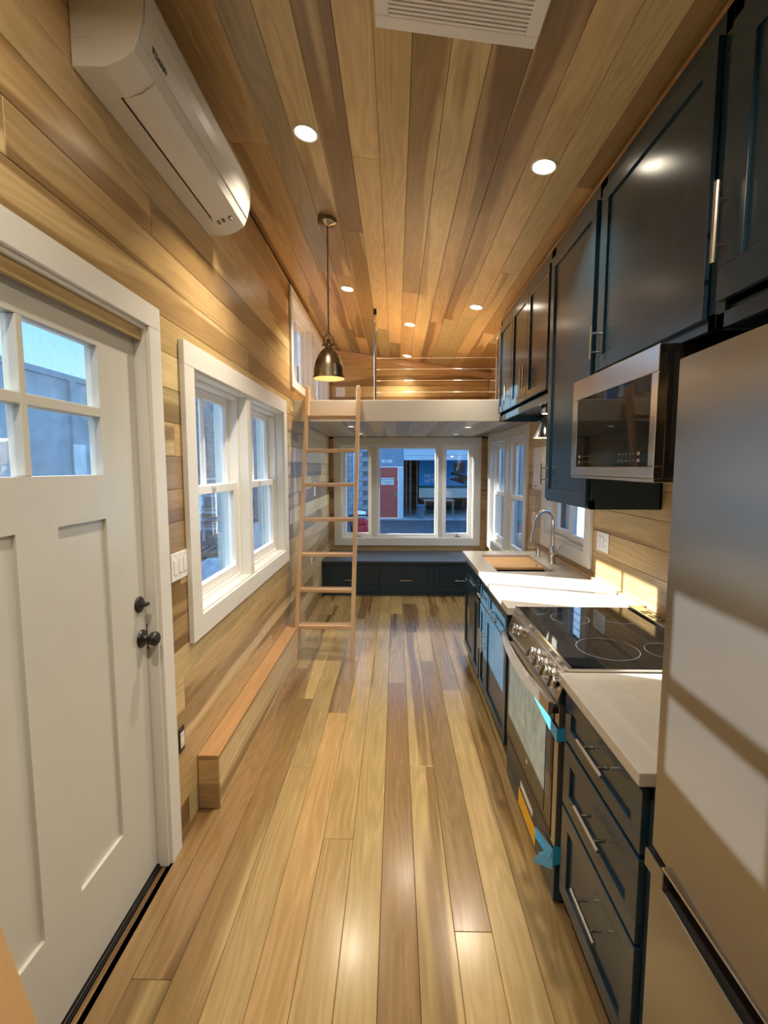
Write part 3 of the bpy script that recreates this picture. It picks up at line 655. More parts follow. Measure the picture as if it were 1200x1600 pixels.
t = base('navy base cabinet at the far end of the counter, its side facing the window bench', 3.320, 4.045)
f_ = shaker(t, 'drawer', XB, 3.34, 4.03, 0.705, 0.850, 0.045); handle(f_, (XB, 3.37, 0.785), (XB, 3.56, 0.785), OUT)
f_ = shaker(t, 'door', XB, 3.34, 3.572, 0.112, 0.690, 0.050); handle(f_, (XB, 3.542, 0.43), (XB, 3.542, 0.575), OUT)
f_ = shaker(t, 'door', XB, 3.580, 4.03, 0.112, 0.690, 0.055); handle(f_, (XB, 3.608, 0.43), (XB, 3.608, 0.575), OUT)

# countertops (far one has the sink cut-out)
XC = 0.582; CT0, CT1 = 0.878, 0.914
ct = thing('countertop', 'long white veined stone countertop with the sink cut-out, beyond the stove', 'countertop', (0.93, 3.3, CT0), 'stone countertops')
SY0, SY1, SX0, SX1 = 3.285, 3.92, 0.715, 1.105
B((XC, XR-0.003, 2.412, SY0, CT0, CT1), (XC, XR-0.003, SY1, 4.10, CT0, CT1), (XC, SX0, SY0, SY1, CT0, CT1), (SX1, XR-0.003, SY0, SY1, CT0, CT1)).build('slab', 'quartz', ct)
lumber('backsplash_strip', 'ladder', ct, (XR-0.020, XR-0.002, 2.412, 4.10, CT1, CT1+0.018), 'Y', 0.002)
ct = thing('countertop', 'short stone countertop piece between the stove and the refrigerator', 'countertop', (0.93, 1.35, CT0), 'stone countertops')
B((XC, XR-0.003, 1.080, 1.640, CT0, CT1)).build('slab', 'quartz', ct, bevel=0.003)
# sink, board, faucet, soap pump
sk = thing('kitchen_sink', 'dark undermount sink basin sunk into the countertop', 'sink', (0.91, 3.6, 0.70))
w = 0.008
B((SX0-w, SX1+w, SY0-w, SY1+w, 0.67, 0.68), (SX0-w, SX0, SY0-w, SY1+w, 0.68, CT0-0.001), (SX1, SX1+w, SY0-w, SY1+w, 0.68, CT0-0.001), (SX0, SX1, SY0-w, SY0, 0.68, CT0-0.001), (SX0, SX1, SY1, SY1+w, 0.68, CT0-0.001)).build('basin', 'sinkin', sk)
for q in ((SY0, SY0+0.007), (SY1-0.007, SY1)): B((SX0, SX1, q[0], q[1], CT0-0.03, CT0-0.001)).build('ledge_rail', 'steelp', sk)
cb = thing('cutting_board', 'bamboo cutting board resting over the far part of the sink', 'cutting board', (0.91, 3.7, 0.886))
lumber('board', 'board', cb, (SX0+0.004, SX1-0.004, 3.50, SY1-0.010, 0.8785, 0.8985), 'X', 0.002)
MB().tube([(SX1-0.05, 3.54, 0.899), (SX1-0.03, 3.56, 0.899), (SX1-0.03, 3.60, 0.899)], 0.003, 6).build('juice_groove', 'dark', cb)
fc = thing('faucet', 'brushed steel gooseneck faucet rising behind the sink', 'faucet', (1.20, 3.58, CT1))
fx, fy = 1.195, 3.60
MB().lathe([(0.029, 0), (0.029, 0.004), (0.025, 0.008), (0.025, 0.125), (0.020, 0.132)], (fx, fy, CT1), (0,0,1), 24).build('body', 'steelp', fc)
dx, dy = -0.17, -0.10; pts = [(fx, fy, CT1+0.13), (fx, fy, CT1+0.27)]
for i in range(1, 13):
    a = math.pi*i/12; pts.append((fx+dx*(1-math.cos(a))/2, fy+dy*(1-math.cos(a))/2, CT1+0.30+0.10*math.sin(a)))
pts += [(fx+dx*1.04, fy+dy*1.04, CT1+0.26)]
MB().tube(pts, 0.0135, 14).build('gooseneck', 'steelp', fc)
MB().cyl((fx+dx*1.04, fy+dy*1.04, CT1+0.275), (fx+dx*1.12, fy+dy*1.12, CT1+0.18), 0.0155, 16, r2=0.018).build('spray_head', 'steelp', fc)
MB().cyl((fx+0.005, fy-0.02, CT1+0.075), (fx+0.012, fy-0.06, CT1+0.075), 0.020, 16).cyl((fx+0.010, fy-0.05, CT1+0.085), (fx+0.05, fy-0.085, CT1+0.165), 0.006, 10).build('lever', 'steelp', fc)
so = thing('soap_dispenser', 'short steel soap pump behind the sink, left of the faucet', 'soap pump', (1.165, 3.86, CT1))
MB().lathe([(0.022, 0), (0.022, 0.004), (0.016, 0.008), (0.016, 0.055), (0.010, 0.058), (0.008, 0.075)], (1.165, 3.86, CT1), (0,0,1), 18).build('body', 'steelp', so)
MB().tube([(1.165, 3.86, CT1+0.072), (1.13, 3.86, CT1+0.078), (1.085, 3.86, CT1+0.070)], 0.006, 8).build('spout', 'steelp', so)

# ------------------------------------------------------------------ range
rg = thing('electric_range', 'stainless electric range with black glass cooktop and front knobs', 'stove', (0.95, 2.025, 0))
RY0, RY1 = 1.645, 2.407
B((0.640, XR-0.03, RY0+0.004, RY1-0.004, 0.045, 0.895)).build('body', 'blackp', rg, bevel=0.002)
B((0.630, 1.19, RY0, RY1, 0.905, 0.924)).build('cooktop', 'bglass', rg, bevel=0.003)
B((0.618, 0.630, RY0-0.002, RY1+0.002, 0.898, 0.926), (0.6301, 1.19, RY0-0.002, RY0+0.0, 0.895, 0.926)).build('cooktop_trim', 'steelp', rg, bevel=0.002)
for x, y, r in ((0.83, 2.22, 0.085), (0.84, 1.84, 0.115), (1.06, 2.23, 0.085), (1.07, 1.82, 0.085)):
    m = MB(); n = 48
    for q in range(n):
        a0, a1 = 2*math.pi*q/n, 2*math.pi*(q+1)/n
        m.add([(x+r*math.cos(a0), y+r*math.sin(a0), 0.9244), (x+r*math.cos(a1), y+r*math.sin(a1), 0.9244), (x+(r+0.0016)*math.cos(a1), y+(r+0.0016)*math.sin(a1), 0.9244), (x+(r+0.0016)*math.cos(a0), y+(r+0.0016)*math.sin(a0), 0.9244)], [(0,1,2,3)])
    m.build('burner_ring', 'ring', rg, fix=False)
vt = B((1.192, XR-0.031, RY0, RY1, 0.896, 0.935)).build('rear_vent', 'steelp', rg, bevel=0.003)
for k in range(9):
    for j in range(2): B((1.205+0.024*j, 1.222+0.024*j, 1.72+0.068*k, 1.765+0.068*k, 0.9352, 0.9362)).build('vent_slot', 'blackp', vt)
# slanted control panel with knobs
cp = MB().prism([(0.632, 0.902), (0.640, 0.780), (0.578, 0.795), (0.612, 0.898)], 'Y', RY0, RY1).build('control_panel', 'steelp', rg, bevel=0.002)
nv = Vector((-0.103, 0, 0.034)).normalized()
def knob(y):
    m = MB().lathe([(0.024, 0), (0.024, 0.006), (0.015, 0.008), (0.015, 0.014), (0.0225, 0.016), (0.0225, 0.036), (0.019, 0.040), (0, 0.041)], (0,0,0), tuple(nv), 24)
    up_ = Vector((0.3, 0, 0.95)); side_ = Vector((0,1,0)); c = nv*0.041
    pts_ = [c+side_*sy*0.006+up_*sz*0.022 for sy, sz in ((-1,-1), (1,-1), (1,1), (-1,1))]; m.add([tuple(p) for p in pts_]+[tuple(p+nv*0.009) for p in pts_], [(0,1,2,3), (4,7,6,5), (0,4,5,1), (1,5,6,2), (2,6,7,3), (3,7,4,0)])
    return m
p0 = Vector((0.600, 0, 0.858))
for i, y in enumerate((2.235, 1.940, 1.845, 1.755, 1.665)):
    if i == 0: k0 = knob(y).build('knob', 'steelp', rg); k0.location = p0+Vector((0, y, 0))
    else: k1 = k0.copy(); COL.objects.link(k1); k1.location = p0+Vector((0, y, 0))
for v_ in k0.data.vertices: v_.co += ORG[rg.name]
for o_ in [q for q in bpy.data.objects if q.parent == rg and q.name.startswith('knob')]: o_.location -= ORG[rg.name]
# oven door
XO = 0.590
od = B((XO, XO+0.045, RY0+0.004, RY1-0.004, 0.232, 0.778)).build('oven_door', 'steelv', rg, bevel=0.003)
B((XO-0.003, XO+0.001, RY0+0.045, RY1-0.02, 0.238, 0.740)).build('door_glass', 'bglass', od, bevel=0.001)
B((XO-0.0045, XO-0.0031, RY0+0.125, RY1-0.05, 0.290, 0.725)).build('window_glass', 'oven', od)
MB().lathe([(0.010, 0), (0.0, 0.0006)], (XO-0.0046, 2.013, 0.335), (-1,0,0), 16).build('round_sticker', 'plastic', od)
# bowed flat handle
m = MB(); n = 16
for k in range(n):
    def pp(t): y = RY0+0.004+(RY1-RY0-0.01)*t; return y, XO-0.038-0.024*math.sin(math.pi*t)
    (ya, xa), (yb, xb) = pp(k/n), pp((k+1)/n)
    m.add([(xa, ya, 0.752), (xa+0.016, ya, 0.752), (xa+0.016, ya, 0.798), (xa, ya, 0.798), (xb, yb, 0.752), (xb+0.016, yb, 0.752), (xb+0.016, yb, 0.798), (xb, yb, 0.798)],
          [(0,4,5,1), (1,5,6,2), (2,6,7,3), (3,7,4,0)] + ([(0,1,2,3)] if k == 0 else []) + ([(4,7,6,5)] if k == n-1 else []))
hd = m.build('oven_handle', 'steelv', od)
for q in ((RY0+0.006, RY0+0.036), (RY1-0.040, RY1-0.012)): B((XO-0.036, XO+0.002, q[0], q[1], 0.753, 0.777 if False else 0.776)).build('handle_bracket', 'black', od, bevel=0.002)
dr = B((XO+0.004, XO+0.045, RY0+0.004, RY1-0.004, 0.018, 0.226)).build('storage_drawer', 'navy', rg, bevel=0.003)
B((XO+0.0035, XO+0.0045, 1.885, 2.158, 0.032, 0.112)).build('yellow_sticker', 'yellow', dr)
B((XO+0.0035, XO+0.0045, 1.93, 2.128, 0.132, 0.165)).build('white_sticker', 'plastic', dr)
for y in (RY0+0.03, RY1-0.03): MB().cyl((0.66, y, 0.0), (0.66, y, 0.046), 0.016, 12).build('foot', 'blackp', rg)
# protective tape on the range
def tape(label, pts3):
    t = thing('masking_tape', label, 'tape', pts3[0][0], 'blue tape strips on the range'); m = MB()
    for q in pts3: m.add([tuple(p) for p in q], [tuple(range(len(q)))])
    o = m.build('strip', 'blue', t, fix=False); sl_ = o.modifiers.new('thick', 'SOLIDIFY'); sl_.thickness = 0.0006; return t
e_ = 0.0055
tape('blue tape strip running from the oven handle end round the side of the range', [[(XO-0.018, 1.89, 0.700), (XO-e_, 1.734, 0.700), (XO-e_, 1.734, 0.655)], [(XO-e_, 1.734, 0.700), (XO-e_, 1.6435, 0.700), (XO-e_, 1.6435, 0.650), (XO-e_, 1.734, 0.655)],
      [(XO-e_, 1.6435, 0.700), (XO+0.032, 1.6435, 0.704), (XO+0.032, 1.6435, 0.654), (XO-e_, 1.6435, 0.650)]])
tape('blue tape strip with a loose end at the bottom corner of the oven door', [[(XO-0.008, 1.85, 0.158), (XO-0.022, 1.80, 0.150), (XO-0.012, 1.66, 0.180), (XO-e_, 1.6435, 0.232)], [(XO-e_, 1.6435, 0.245), (XO+0.032, 1.6435, 0.240), (XO+0.032, 1.6435, 0.175), (XO-e_, 1.6435, 0.165)],
      [(XO-e_, 1.6435, 0.235), (XO-0.016, 1.76, 0.120), (XO-0.030, 1.80, 0.045), (XO-e_, 1.6435, 0.150)]])

# ------------------------------------------------------------------ microwave
mw = thing('microwave', 'stainless over-the-range microwave with a black glass door', 'microwave', (1.08, 2.01, 1.595))
MY0, MY1, MZ0, MZ1 = 1.625, 2.385, 1.600, 2.048
B((0.905, XR-0.003, MY0+0.002, MY1-0.002, MZ0+0.004, MZ1)).build('housing', 'blackp', mw, bevel=0.002)
xm = 0.868
df = B((xm, 0.902, MY0, MY1, MZ0+0.35*0, MZ0+0.042), (xm, 0.902, MY0, MY1, 1.958, MZ1), (xm, 0.902, MY0, MY0+0.042, MZ0+0.042, 1.958), (xm, 0.902, MY1-0.062, MY1, MZ0+0.042, 1.958)).build('door_frame', 'steelp', mw, bevel=0.003)
B((xm+0.003, 0.900, MY0+0.041, MY1-0.061, MZ0+0.041, 1.959)).build('door_glass', 'bglass', df)
for z in (1.665, 1.690):
    for y in (2.285, 1.735): B((xm+0.0022, xm+0.003, y-0.010, y+0.010, z-0.006, z+0.006)).build('key_label', 'ink', df)
    for k in range(5):
        B((xm+0.0022, xm+0.003, 2.245-0.024*k-0.003, 2.245-0.024*k+0.003, z-0.002, z+0.002), (xm+0.0022, xm+0.003, 1.77+0.028*k-0.003, 1.77+0.028*k+0.003, z-0.002, z+0.002)).build('key_print', 'ink', df)['kind'] = 'stuff'
B((0.872, XR-0.01, MY0+0.004, MY1-0.004, MZ0-0.012, MZ0+0.003)).build('base_plate', 'steelp', mw, bevel=0.002)
for k in range(3): B((0.92+0.045*k, 0.935+0.045*k, MY0+0.0005, MY0+0.002, 1.66, 2.02)).build('side_rib', 'black', mw)

# ------------------------------------------------------------------ refrigerator
fr = thing('refrigerator', 'tall stainless bottom-freezer refrigerator beside the three-drawer navy cabinet', 'refrigerator', (0.95, 0.72, 0))
FY0, FY1 = 0.325, 1.070
B((0.662, XR-0.012, FY0+0.004, FY1-0.004, 0.03, 1.850)).build('cabinet_shell', 'blackp', fr, bevel=0.004)
def curved_door(z0, z1, name, par, bow=0.012, notch=None):
    n = 24; r = 0.022; pts_ = []
    for k in range(n+1):
        t = k/n; y = FY0+(FY1-FY0)*t; e_ = min(t, 1-t)*(FY1-FY0)
        x = 0.600 - bow*math.sin(math.pi*t) + (r-math.sqrt(max(0, r*r-(r-min(e_, r))**2)))
        pts_.append((x, y))
    pts_ += [(0.655, FY1), (0.655, FY0)]
    return MB().prism(pts_, 'Z', z0, z1, smooth=False).build(name, 'steel', par, bevel=0.003, seg=2)
ud = curved_door(0.765, 1.868, 'fridge_door', fr); curved_door(0.050, 0.700, 'freezer_drawer', fr)
# shallow strip of the drawer beside the grip recess, and the recess itself
B((0.593, 0.655, 0.985, FY1-0.010, 0.7005, 0.745)).build('drawer_corner', 'steel', fr, bevel=0.003)
B((0.640, 0.655, FY0, 0.985, 0.7005, 0.7645)).build('grip_recess', 'dark', fr); B((0.606, 0.655, FY0+0.004, 0.984, 0.7002, 0.7025)).build('drawer_black_top', 'dark', fr)  # second box is a black sheet laid over the steel drawer top
B((0.5835, 0.600, FY0+0.01, 0.975, 0.7645, 0.770)).build('grip_lip', 'steelp', fr, bevel=0.002)
for y in (FY0+0.05, FY1-0.05): MB().cyl((0.72, y, 0), (0.72, y, 0.03), 0.02, 12).build('foot', 'blackp', fr)

# ------------------------------------------------------------------ air conditioner on the left wall
ac = thing('air_conditioner', 'white wall-mounted air conditioner indoor unit high above the entrance door', 'air conditioner', (XL, 1.97, 2.80))
prof = [(-0.943, 2.799), (-0.848, 2.796), (-0.800, 2.812), (-0.760, 2.838), (-0.746, 2.868), (-0.733, 2.92), (-0.728, 2.965), (-0.730, 3.02), (-0.745, 3.060), (-0.780, 3.088), (-0.84, 3.10), (-0.943, 3.10)]
AY0, AY1 = 1.467, 2.474
MB().prism(prof, 'Y', AY0, AY1).build('body', 'acw', ac, bevel=0.003)
# front cover panel standing slightly proud
fp = [(-0.7455, 2.876), (-0.7322, 2.922), (-0.7272, 2.966), (-0.7292, 3.021), (-0.7445, 3.062), (-0.7415, 3.062), (-0.7258, 3.021), (-0.7238, 2.965), (-0.7288, 2.920), (-0.7415, 2.872)]
MB().prism(fp, 'Y', AY0+0.012, AY1-0.006).build('front_panel', 'acw', ac, bevel=0.001)
a0, a1 = Vector((-0.858, 0, 2.7945)), Vector((-0.7585, 0, 2.8385))
q = [(-0.858, 2.7935), (-0.800, 2.8065), (-0.7585, 2.8335), (-0.7560, 2.8365), (-0.757, 2.8400), (-0.800, 2.8125), (-0.858, 2.7975)]
MB().prism(q, 'Y', 1.585, 2.300).build('air_flap', 'acw', ac, bevel=0.0008)
B((-0.866, -0.8595, 1.583, 2.302, 2.7945, 2.7975)).build('flap_gap', 'dark', ac)
B((-0.868, -0.864, 2.28, 2.33, 2.7940, 2.7955)).build('mark', 'ink', ac)
# rating marks, indicator and sensor near the far end
for x0, x1, y0, y1 in ((-0.848, -0.835, 2.33, 2.36), (-0.826, -0.812, 2.33, 2.355)): B((x0, x1, y0, y1, 2.7935 + (x0+0.848)*0.33, 2.7955 + (x1+0.848)*0.33)).build('printed_mark', 'ink', ac)
sx_ = B((-0.800, -0.780, 2.335, 2.365, 2.812, 2.8225)).build('display_window', 'grey', ac)
MB().lathe([(0.008, 0), (0.005, 0.003), (0, 0.004)], (-0.795, 2.42, 2.813), (0.45, 0, -0.9), 12).build('sensor', 'plastic', ac)
nx = Vector((0.96, 0, -0.28)); text('\u25bcDAIKIN', 0.022, 'inkk', ac, (-0.7350, 1.575, 2.8905), (0, 1, 0), (0.27, 0, 0.96), 0.0005)
# embossed outlines on the near side and under the body
for k, (c, r) in enumerate((((-0.900, 2.845), 0.030), ((-0.900, 2.845), 0.020))):
    pts_ = [(c[0]+0-0.03, AY0-0.0005, c[1]+r), (c[0]+r*0.3, AY0-0.0005, c[1]+r), (c[0]+r*0.8, AY0-0.0005, c[1]+r*0.8), (c[0]+r, AY0-0.0005, c[1]+r*0.3), (c[0]+r, AY0-0.0005, c[1]-r)]
    MB().tube(pts_, 0.0009, 6).build('embossed_line', 'acw', ac)

# ------------------------------------------------------------------ recessed lights
def ceil_light(name, label, group, loc, rot, lens_r, trim_r, watts, warm=LAMP_C, lensmat='lamp', spread=104):
    t = thing(name, label, 'light', loc, group); t.rotation_euler = rot; ORG[t.name] = Vector((0,0,0))
    MB().lathe([(lens_r, 0.006), (lens_r+0.002, -0.002), (trim_r-0.004, -0.006), (trim_r, -0.001), (trim_r, 0.006)], (0,0,0), (0,0,1), 32).build('trim_ring', 'plastic', t, fix=False)
    MB().lathe([(lens_r+0.001, -0.0005), (0.0, -0.0015)], (0,0,0), (0,0,1), 32).build('lens', lensmat, t, fix=False)
    ld = bpy.data.lights.new('downlight', 'AREA'); ld.shape = 'DISK'; ld.size = lens_r*1.9; ld.energy = watts; ld.color = warm; ld.spread = math.radians(spread)
    lo = bpy.data.objects.new('downlight', ld); COL.objects.link(lo); lo.parent = t; lo.location = (0, 0, -0.010); return t
def on_ceiling(x, y): return (x, y, cz(x)-0.0005)
RT = (0, th, 0)
GL = 'round recessed ceiling lights'
for lab, x, y in (('glowing round recessed ceiling light nearest the air conditioner', -0.426, 2.37), ('glowing round recessed ceiling light beside the large dark wall cabinets', 0.687, 2.365),
                  ('recessed ceiling light just right of the pendant rod', -0.430, 4.32), ('recessed ceiling light near the far end of the wall cabinets', 0.700, 4.305),
                  ('recessed ceiling light over the loft, nearer of the two in line', 0.142, 5.085), ('recessed ceiling light over the loft, farthest, near the gable wall', 0.146, 6.47),
                  ('recessed ceiling light over the doorway side of the entry area', -0.426, 0.40), ('recessed ceiling light over the refrigerator side of the entry area', 0.687, 0.40)):
    ceil_light('ceiling_light', lab, GL, on_ceiling(x, y), RT, 0.047, 0.061, LAMP_W*(0.45 if y > 6 else 1.6 if y < 1 else 1.0), spread=150 if y < 1 else 88 if (x < 0 and y < 3) else 104)
for lab, x, y in (('small light in the loft underside above the ladder side, nearer', -0.471, 4.99), ('small light in the loft underside on the ladder side, farther', -0.451, 6.06),
                  ('small light in the loft underside on the kitchen side, nearer', 0.762, 5.09), ('small light in the loft underside on the kitchen side, farther', 0.781, 6.2)):
    ceil_light('loft_underside_light', lab, 'small lights under the loft', (x, y, LB-0.0005), (0,0,0), 0.030, 0.040, 3.5)
# small dark knot-hole sized sprinkler dot on the ceiling
# ------------------------------------------------------------------ ceiling vent
cv = thing('ceiling_vent', 'white rectangular ceiling vent cover with thin louvres', 'vent', on_ceiling(0.200, 1.52), 'x' and None)
cv.rotation_euler = RT; ORG[cv.name] = Vector((0,0,0))
hx, hy, b_ = 0.275, 0.245, 0.048
B((-hx, hx, -hy, -hy+b_, -0.014, -0.001), (-hx, hx, hy-b_, hy, -0.014, -0.001), (-hx, -hx+b_, -hy+b_, hy-b_, -0.014, -0.001), (hx-b_, hx, -hy+b_, hy-b_, -0.014, -0.001)).build('cover_frame', 'plastic', cv, bevel=0.005, seg=3)
B((-hx+b_, hx-b_, -hy+b_, hy-b_, -0.005, -0.001)).build('backing', 'grey', cv)
l0 = B((-hx+b_-0.001, hx-b_+0.001, -0.0045, 0.0045, -0.0135, -0.006)).build('louvre', 'plastic', cv)
n = 27
for k in range(n):
    y = -hy+b_+0.006+(2*hy-2*b_-0.012)*k/(n-1)
    if k == 0: l0.location = (0, y, 0)
    else: q_ = l0.copy(); COL.objects.link(q_); q_.location = (0, y, 0)

# ------------------------------------------------------------------ pendant lamp
px, py = -0.437, 3.15; pz = cz(px)
pl = thing('pendant_lamp', 'aged nickel dome pendant lamp hanging on a long rod in front of the ladder', 'lamp', (px, py, 2.215))
MB().lathe([(0.062, 0.012), (0.062, -0.014), (0.056, -0.024), (0.018, -0.028), (0.010, -0.036), (0.0, -0.036)], (px, py, pz-0.006), (0,0,1), 28).build('canopy', 'bronze', pl)
MB().cyl((px, py, pz-0.03), (px, py, 2.498), 0.0055, 10).build('rod', 'bronze', pl)
m = MB().lathe([(0.0, 0.0), (0.010, 0.0), (0.012, 0.012), (0.008, 0.02)], (px, py, 2.492), (0,0,1), 14)
m.tube([(px-0.030, py, 2.425), (px-0.034, py, 2.455), (px-0.030, py, 2.480), (px-0.012, py, 2.494), (px, py, 2.497)], 0.0035, 8)
m.tube([(px+0.030, py, 2.425), (px+0.034, py, 2.455), (px+0.030, py, 2.480), (px+0.012, py, 2.494), (px, py, 2.497)], 0.0035, 8)
m.cyl((px-0.042, py, 2.430), (px+0.042, py, 2.430), 0.006, 10); m.build('yoke', 'bronze', pl)
MB().lathe([(0.028, 0), (0.030, 0.006), (0.022, 0.010), (0.024, 0.030), (0.020, 0.036), (0.012, 0.042), (0.012, 0.062), (0.0, 0.064)], (px, py, 2.402), (0,0,1), 24).build('socket_cap', 'bronze', pl)
out_ = [(0.103, 0.0), (0.104, 0.006), (0.100, 0.020), (0.098, 0.060), (0.088, 0.105), (0.070, 0.148), (0.046, 0.180), (0.026, 0.192), (0.0, 0.194)]
inn = [(0.0, 0.190), (0.024, 0.188), (0.044, 0.176), (0.067, 0.145), (0.085, 0.103), (0.095, 0.060), (0.097, 0.018), (0.1015, 0.0005)]
MB().lathe(out_, (px, py, 2.215), (0,0,1), 40, cap=False).build('shade', 'bronze', pl, fix=False)
MB().lathe(inn[::-1], (px, py, 2.215), (0,0,1), 40, cap=False).build('shade_lining', 'shadein', pl, fix=False)
MB().lathe([(0.0, 0.0), (0.018, 0.004), (0.029, 0.018), (0.030, 0.032), (0.022, 0.055), (0.013, 0.075), (0.013, 0.09)], (px, py, 2.245), (0,0,1), 20).build('bulb', 'bulb', pl)
ld = bpy.data.lights.new('bulb_light', 'POINT'); ld.energy = 0.5; ld.color = (1.0, 0.70, 0.38); ld.shadow_soft_size = 0.03
lo = bpy.data.objects.new('bulb_light', ld); COL.objects.link(lo); lo.parent = pl; lo.location = (0, 0, 0.018)
# wall lamp with a cone shade above the sink
wy = 3.76; cx_ = XR-0.130
wlp = thing('wall_lamp', 'steel cone-shaded wall lamp above the sink, partly behind the tall cabinet', 'lamp', (XR, wy, 1.95))
MB().lathe([(0.045, 0), (0.045, 0.012), (0.030, 0.018)], (XR-0.001, wy, 1.965), (-1,0,0), 20).build('wall_plate', 'steelp', wlp)
MB().tube([(XR-0.015, wy, 1.965), (XR-0.05, wy, 1.99), (XR-0.09, wy, 2.033), (XR-0.118, wy, 2.040), (cx_, wy, 2.030)], 0.006, 8).build('arm', 'steelp', wlp)
MB().lathe([(0.088, 0.0), (0.086, 0.004), (0.030, 0.145), (0.020, 0.158), (0.0, 0.160)], (cx_, wy, 1.868), (0,0,1), 30, cap=False).build('shade', 'steelp', wlp, fix=False)
MB().lathe([(0.0, 0.155), (0.018, 0.153), (0.028, 0.142), (0.084, 0.003)][::-1], (cx_, wy, 1.868), (0,0,1), 30, cap=False).build('shade_lining', 'plastic', wlp, fix=False)
MB().lathe([(0.0, 0.0), (0.022, 0.008), (0.026, 0.024), (0.014, 0.055)], (cx_, wy, 1.895), (0,0,1), 16).build('bulb', 'bulb', wlp)
ld = bpy.data.lights.new('lamp_light', 'POINT'); ld.energy = 1.2; ld.color = (1.0, 0.78, 0.5); ld.shadow_soft_size = 0.03
lo = bpy.data.objects.new('lamp_light', ld); COL.objects.link(lo); lo.parent = wlp; lo.location = (cx_-XR, 0, 1.875-1.95)

# ------------------------------------------------------------------ ladder
FOOT, TOP = Vector((0, 3.875, 0.0)), Vector((0, 4.372, 2.365)); dl = (TOP-FOOT).normalized()
la = thing('loft_ladder', 'plain wooden ladder with seven treads leaning against the loft edge', 'ladder', (-0.6, 3.875, 0))
def rail(xb, xt):
    a, b = Vector((xb, 3.915, 0.0)), Vector((xt, 4.372, 2.365)); d = (b-a).normalized(); L = (b-a).length; xw = Vector((1,0,0)); xw = (xw - d*xw.dot(d)).normalized(); yn = d.cross(xw)
    me = bpy.data.meshes.new('side_rail'); w, h = 0.016, 0.042
    k = 0.21  # cut level at the floor
    vs = []
    for t, zc in ((0, 1), (L, 0)):
        for sx_, sy_ in ((-1,-1), (1,-1), (1,1), (-1,1)): vs.append(Vector((t + (sy_*h*k*(1 if zc else 0)), sx_*w, sy_*h)))
    fs = [(0,3,2,1), (4,5,6,7), (0,1,5,4), (1,2,6,5), (2,3,7,6), (3,0,4,7)]
    me.from_pydata([tuple(q) for q in vs], [], fs); me.materials.append(M['ladder']); o = bpy.data.objects.new('side_rail', me); COL.objects.link(o); o.parent = la
    mm = Matrix((d, xw, yn)).transposed().to_4x4(); mm.translation = a - ORG[la.name]; o.matrix_local = mm
    bv = o.modifiers.new('bevel', 'BEVEL'); bv.width = 0.003; bv.segments = 2
rail(-0.853, -0.797); rail(-0.370, -0.338)
for k in range(7):
    z = 0.292+0.302*k; t = z/2.365; y = 3.875+0.457*t; xa, xb = -0.853+0.056*t+0.0155, -0.370+0.032*t-0.0155
    lumber('tread', 'ladder', la, (xa, xb, y-0.006, y+0.088, z-0.030, z), 'X', 0.003)

# ------------------------------------------------------------------ loft guard: posts and cables
lr = thing('cable_railing', 'loft cable railing with steel posts and four thin horizontal cables', 'railing', (0.4, 4.75, LT))
for x, zt in ((-0.205, cz(-0.205)-0.004), (0.985, 2.90)):
    p_ = MB().cyl((x, 4.75, LT), (x, 4.75, zt), 0.013 if x < 0 else 0.012, 14).build('post', 'chrome' if x > 0 else 'steelp', lr)
    MB().lathe([(0.022, 0), (0.022, 0.006), (0.014, 0.010)], (x, 4.75, LT), (0,0,1), 14).build('post_foot', 'steelp', p_)
MB().lathe([(0.016, 0), (0.016, 0.05)], (-0.205, 4.75, cz(-0.205)-0.056), (0,0,1), 14).build('ceiling_socket', 'black', lr)
for z in (2.378, 2.488, 2.598, 2.704):
    c_ = MB().cyl((-0.192, 4.75, z), (0.975, 4.75, z), 0.0022, 6).build('cable', 'chrome', lr)
    MB().cyl((-0.190, 4.75, z), (-0.150, 4.75, z), 0.005, 8).build('tensioner', 'chrome', c_); MB().cyl((0.915, 4.75, z), (0.973, 4.75, z), 0.005, 8).build('tensioner', 'chrome', c_)

# ------------------------------------------------------------------ window bench
bn = thing('window_bench', 'long dark navy storage bench with three drawers under the far window', 'bench', (0.17, 5.95, 0))
BY = 5.95
B((XL+0.003, XR-0.003, BY+0.020, YF-0.003, 0.0, 0.425)).build('carcass', 'navy', bn)
B((XL+0.003, XR-0.003, BY-0.010, YF-0.002, 0.4255, 0.450)).build('seat_top', 'benchtop', bn, bevel=0.003)
B((XL+0.003, XR-0.003, BY+0.004, BY+0.0195, 0.392, 0.424), (XL+0.003, XR-0.003, BY+0.004, BY+0.0195, 0.0, 0.035)).build('face_rail', 'navy', bn, bevel=0.001)
def drawer_y(a, b, hx_):
    m = MB(); c, d, f = 0.042, 0.386, 0.05; y0, y1 = BY+0.000, BY+0.0192
    for q in ((a, b, y0, y1, d-f, d), (a, b, y0, y1, c, c+f), (a, a+f, y0, y1, c+f, d-f), (b-f, b, y0, y1, c+f, d-f), (a+f, b-f, y0+0.008, y1, c+f, d-f)): m.box(*q)
    o = m.build('drawer', 'navy', bn, bevel=0.0012, seg=1); handle(o, (hx_-0.075, y0, 0.207), (hx_+0.075, y0, 0.207), (0, -0.034, 0))
drawer_y(-0.925, -0.222, -0.575); drawer_y(-0.197, 0.475, 0.135); drawer_y(0.500, 1.20, 0.835)

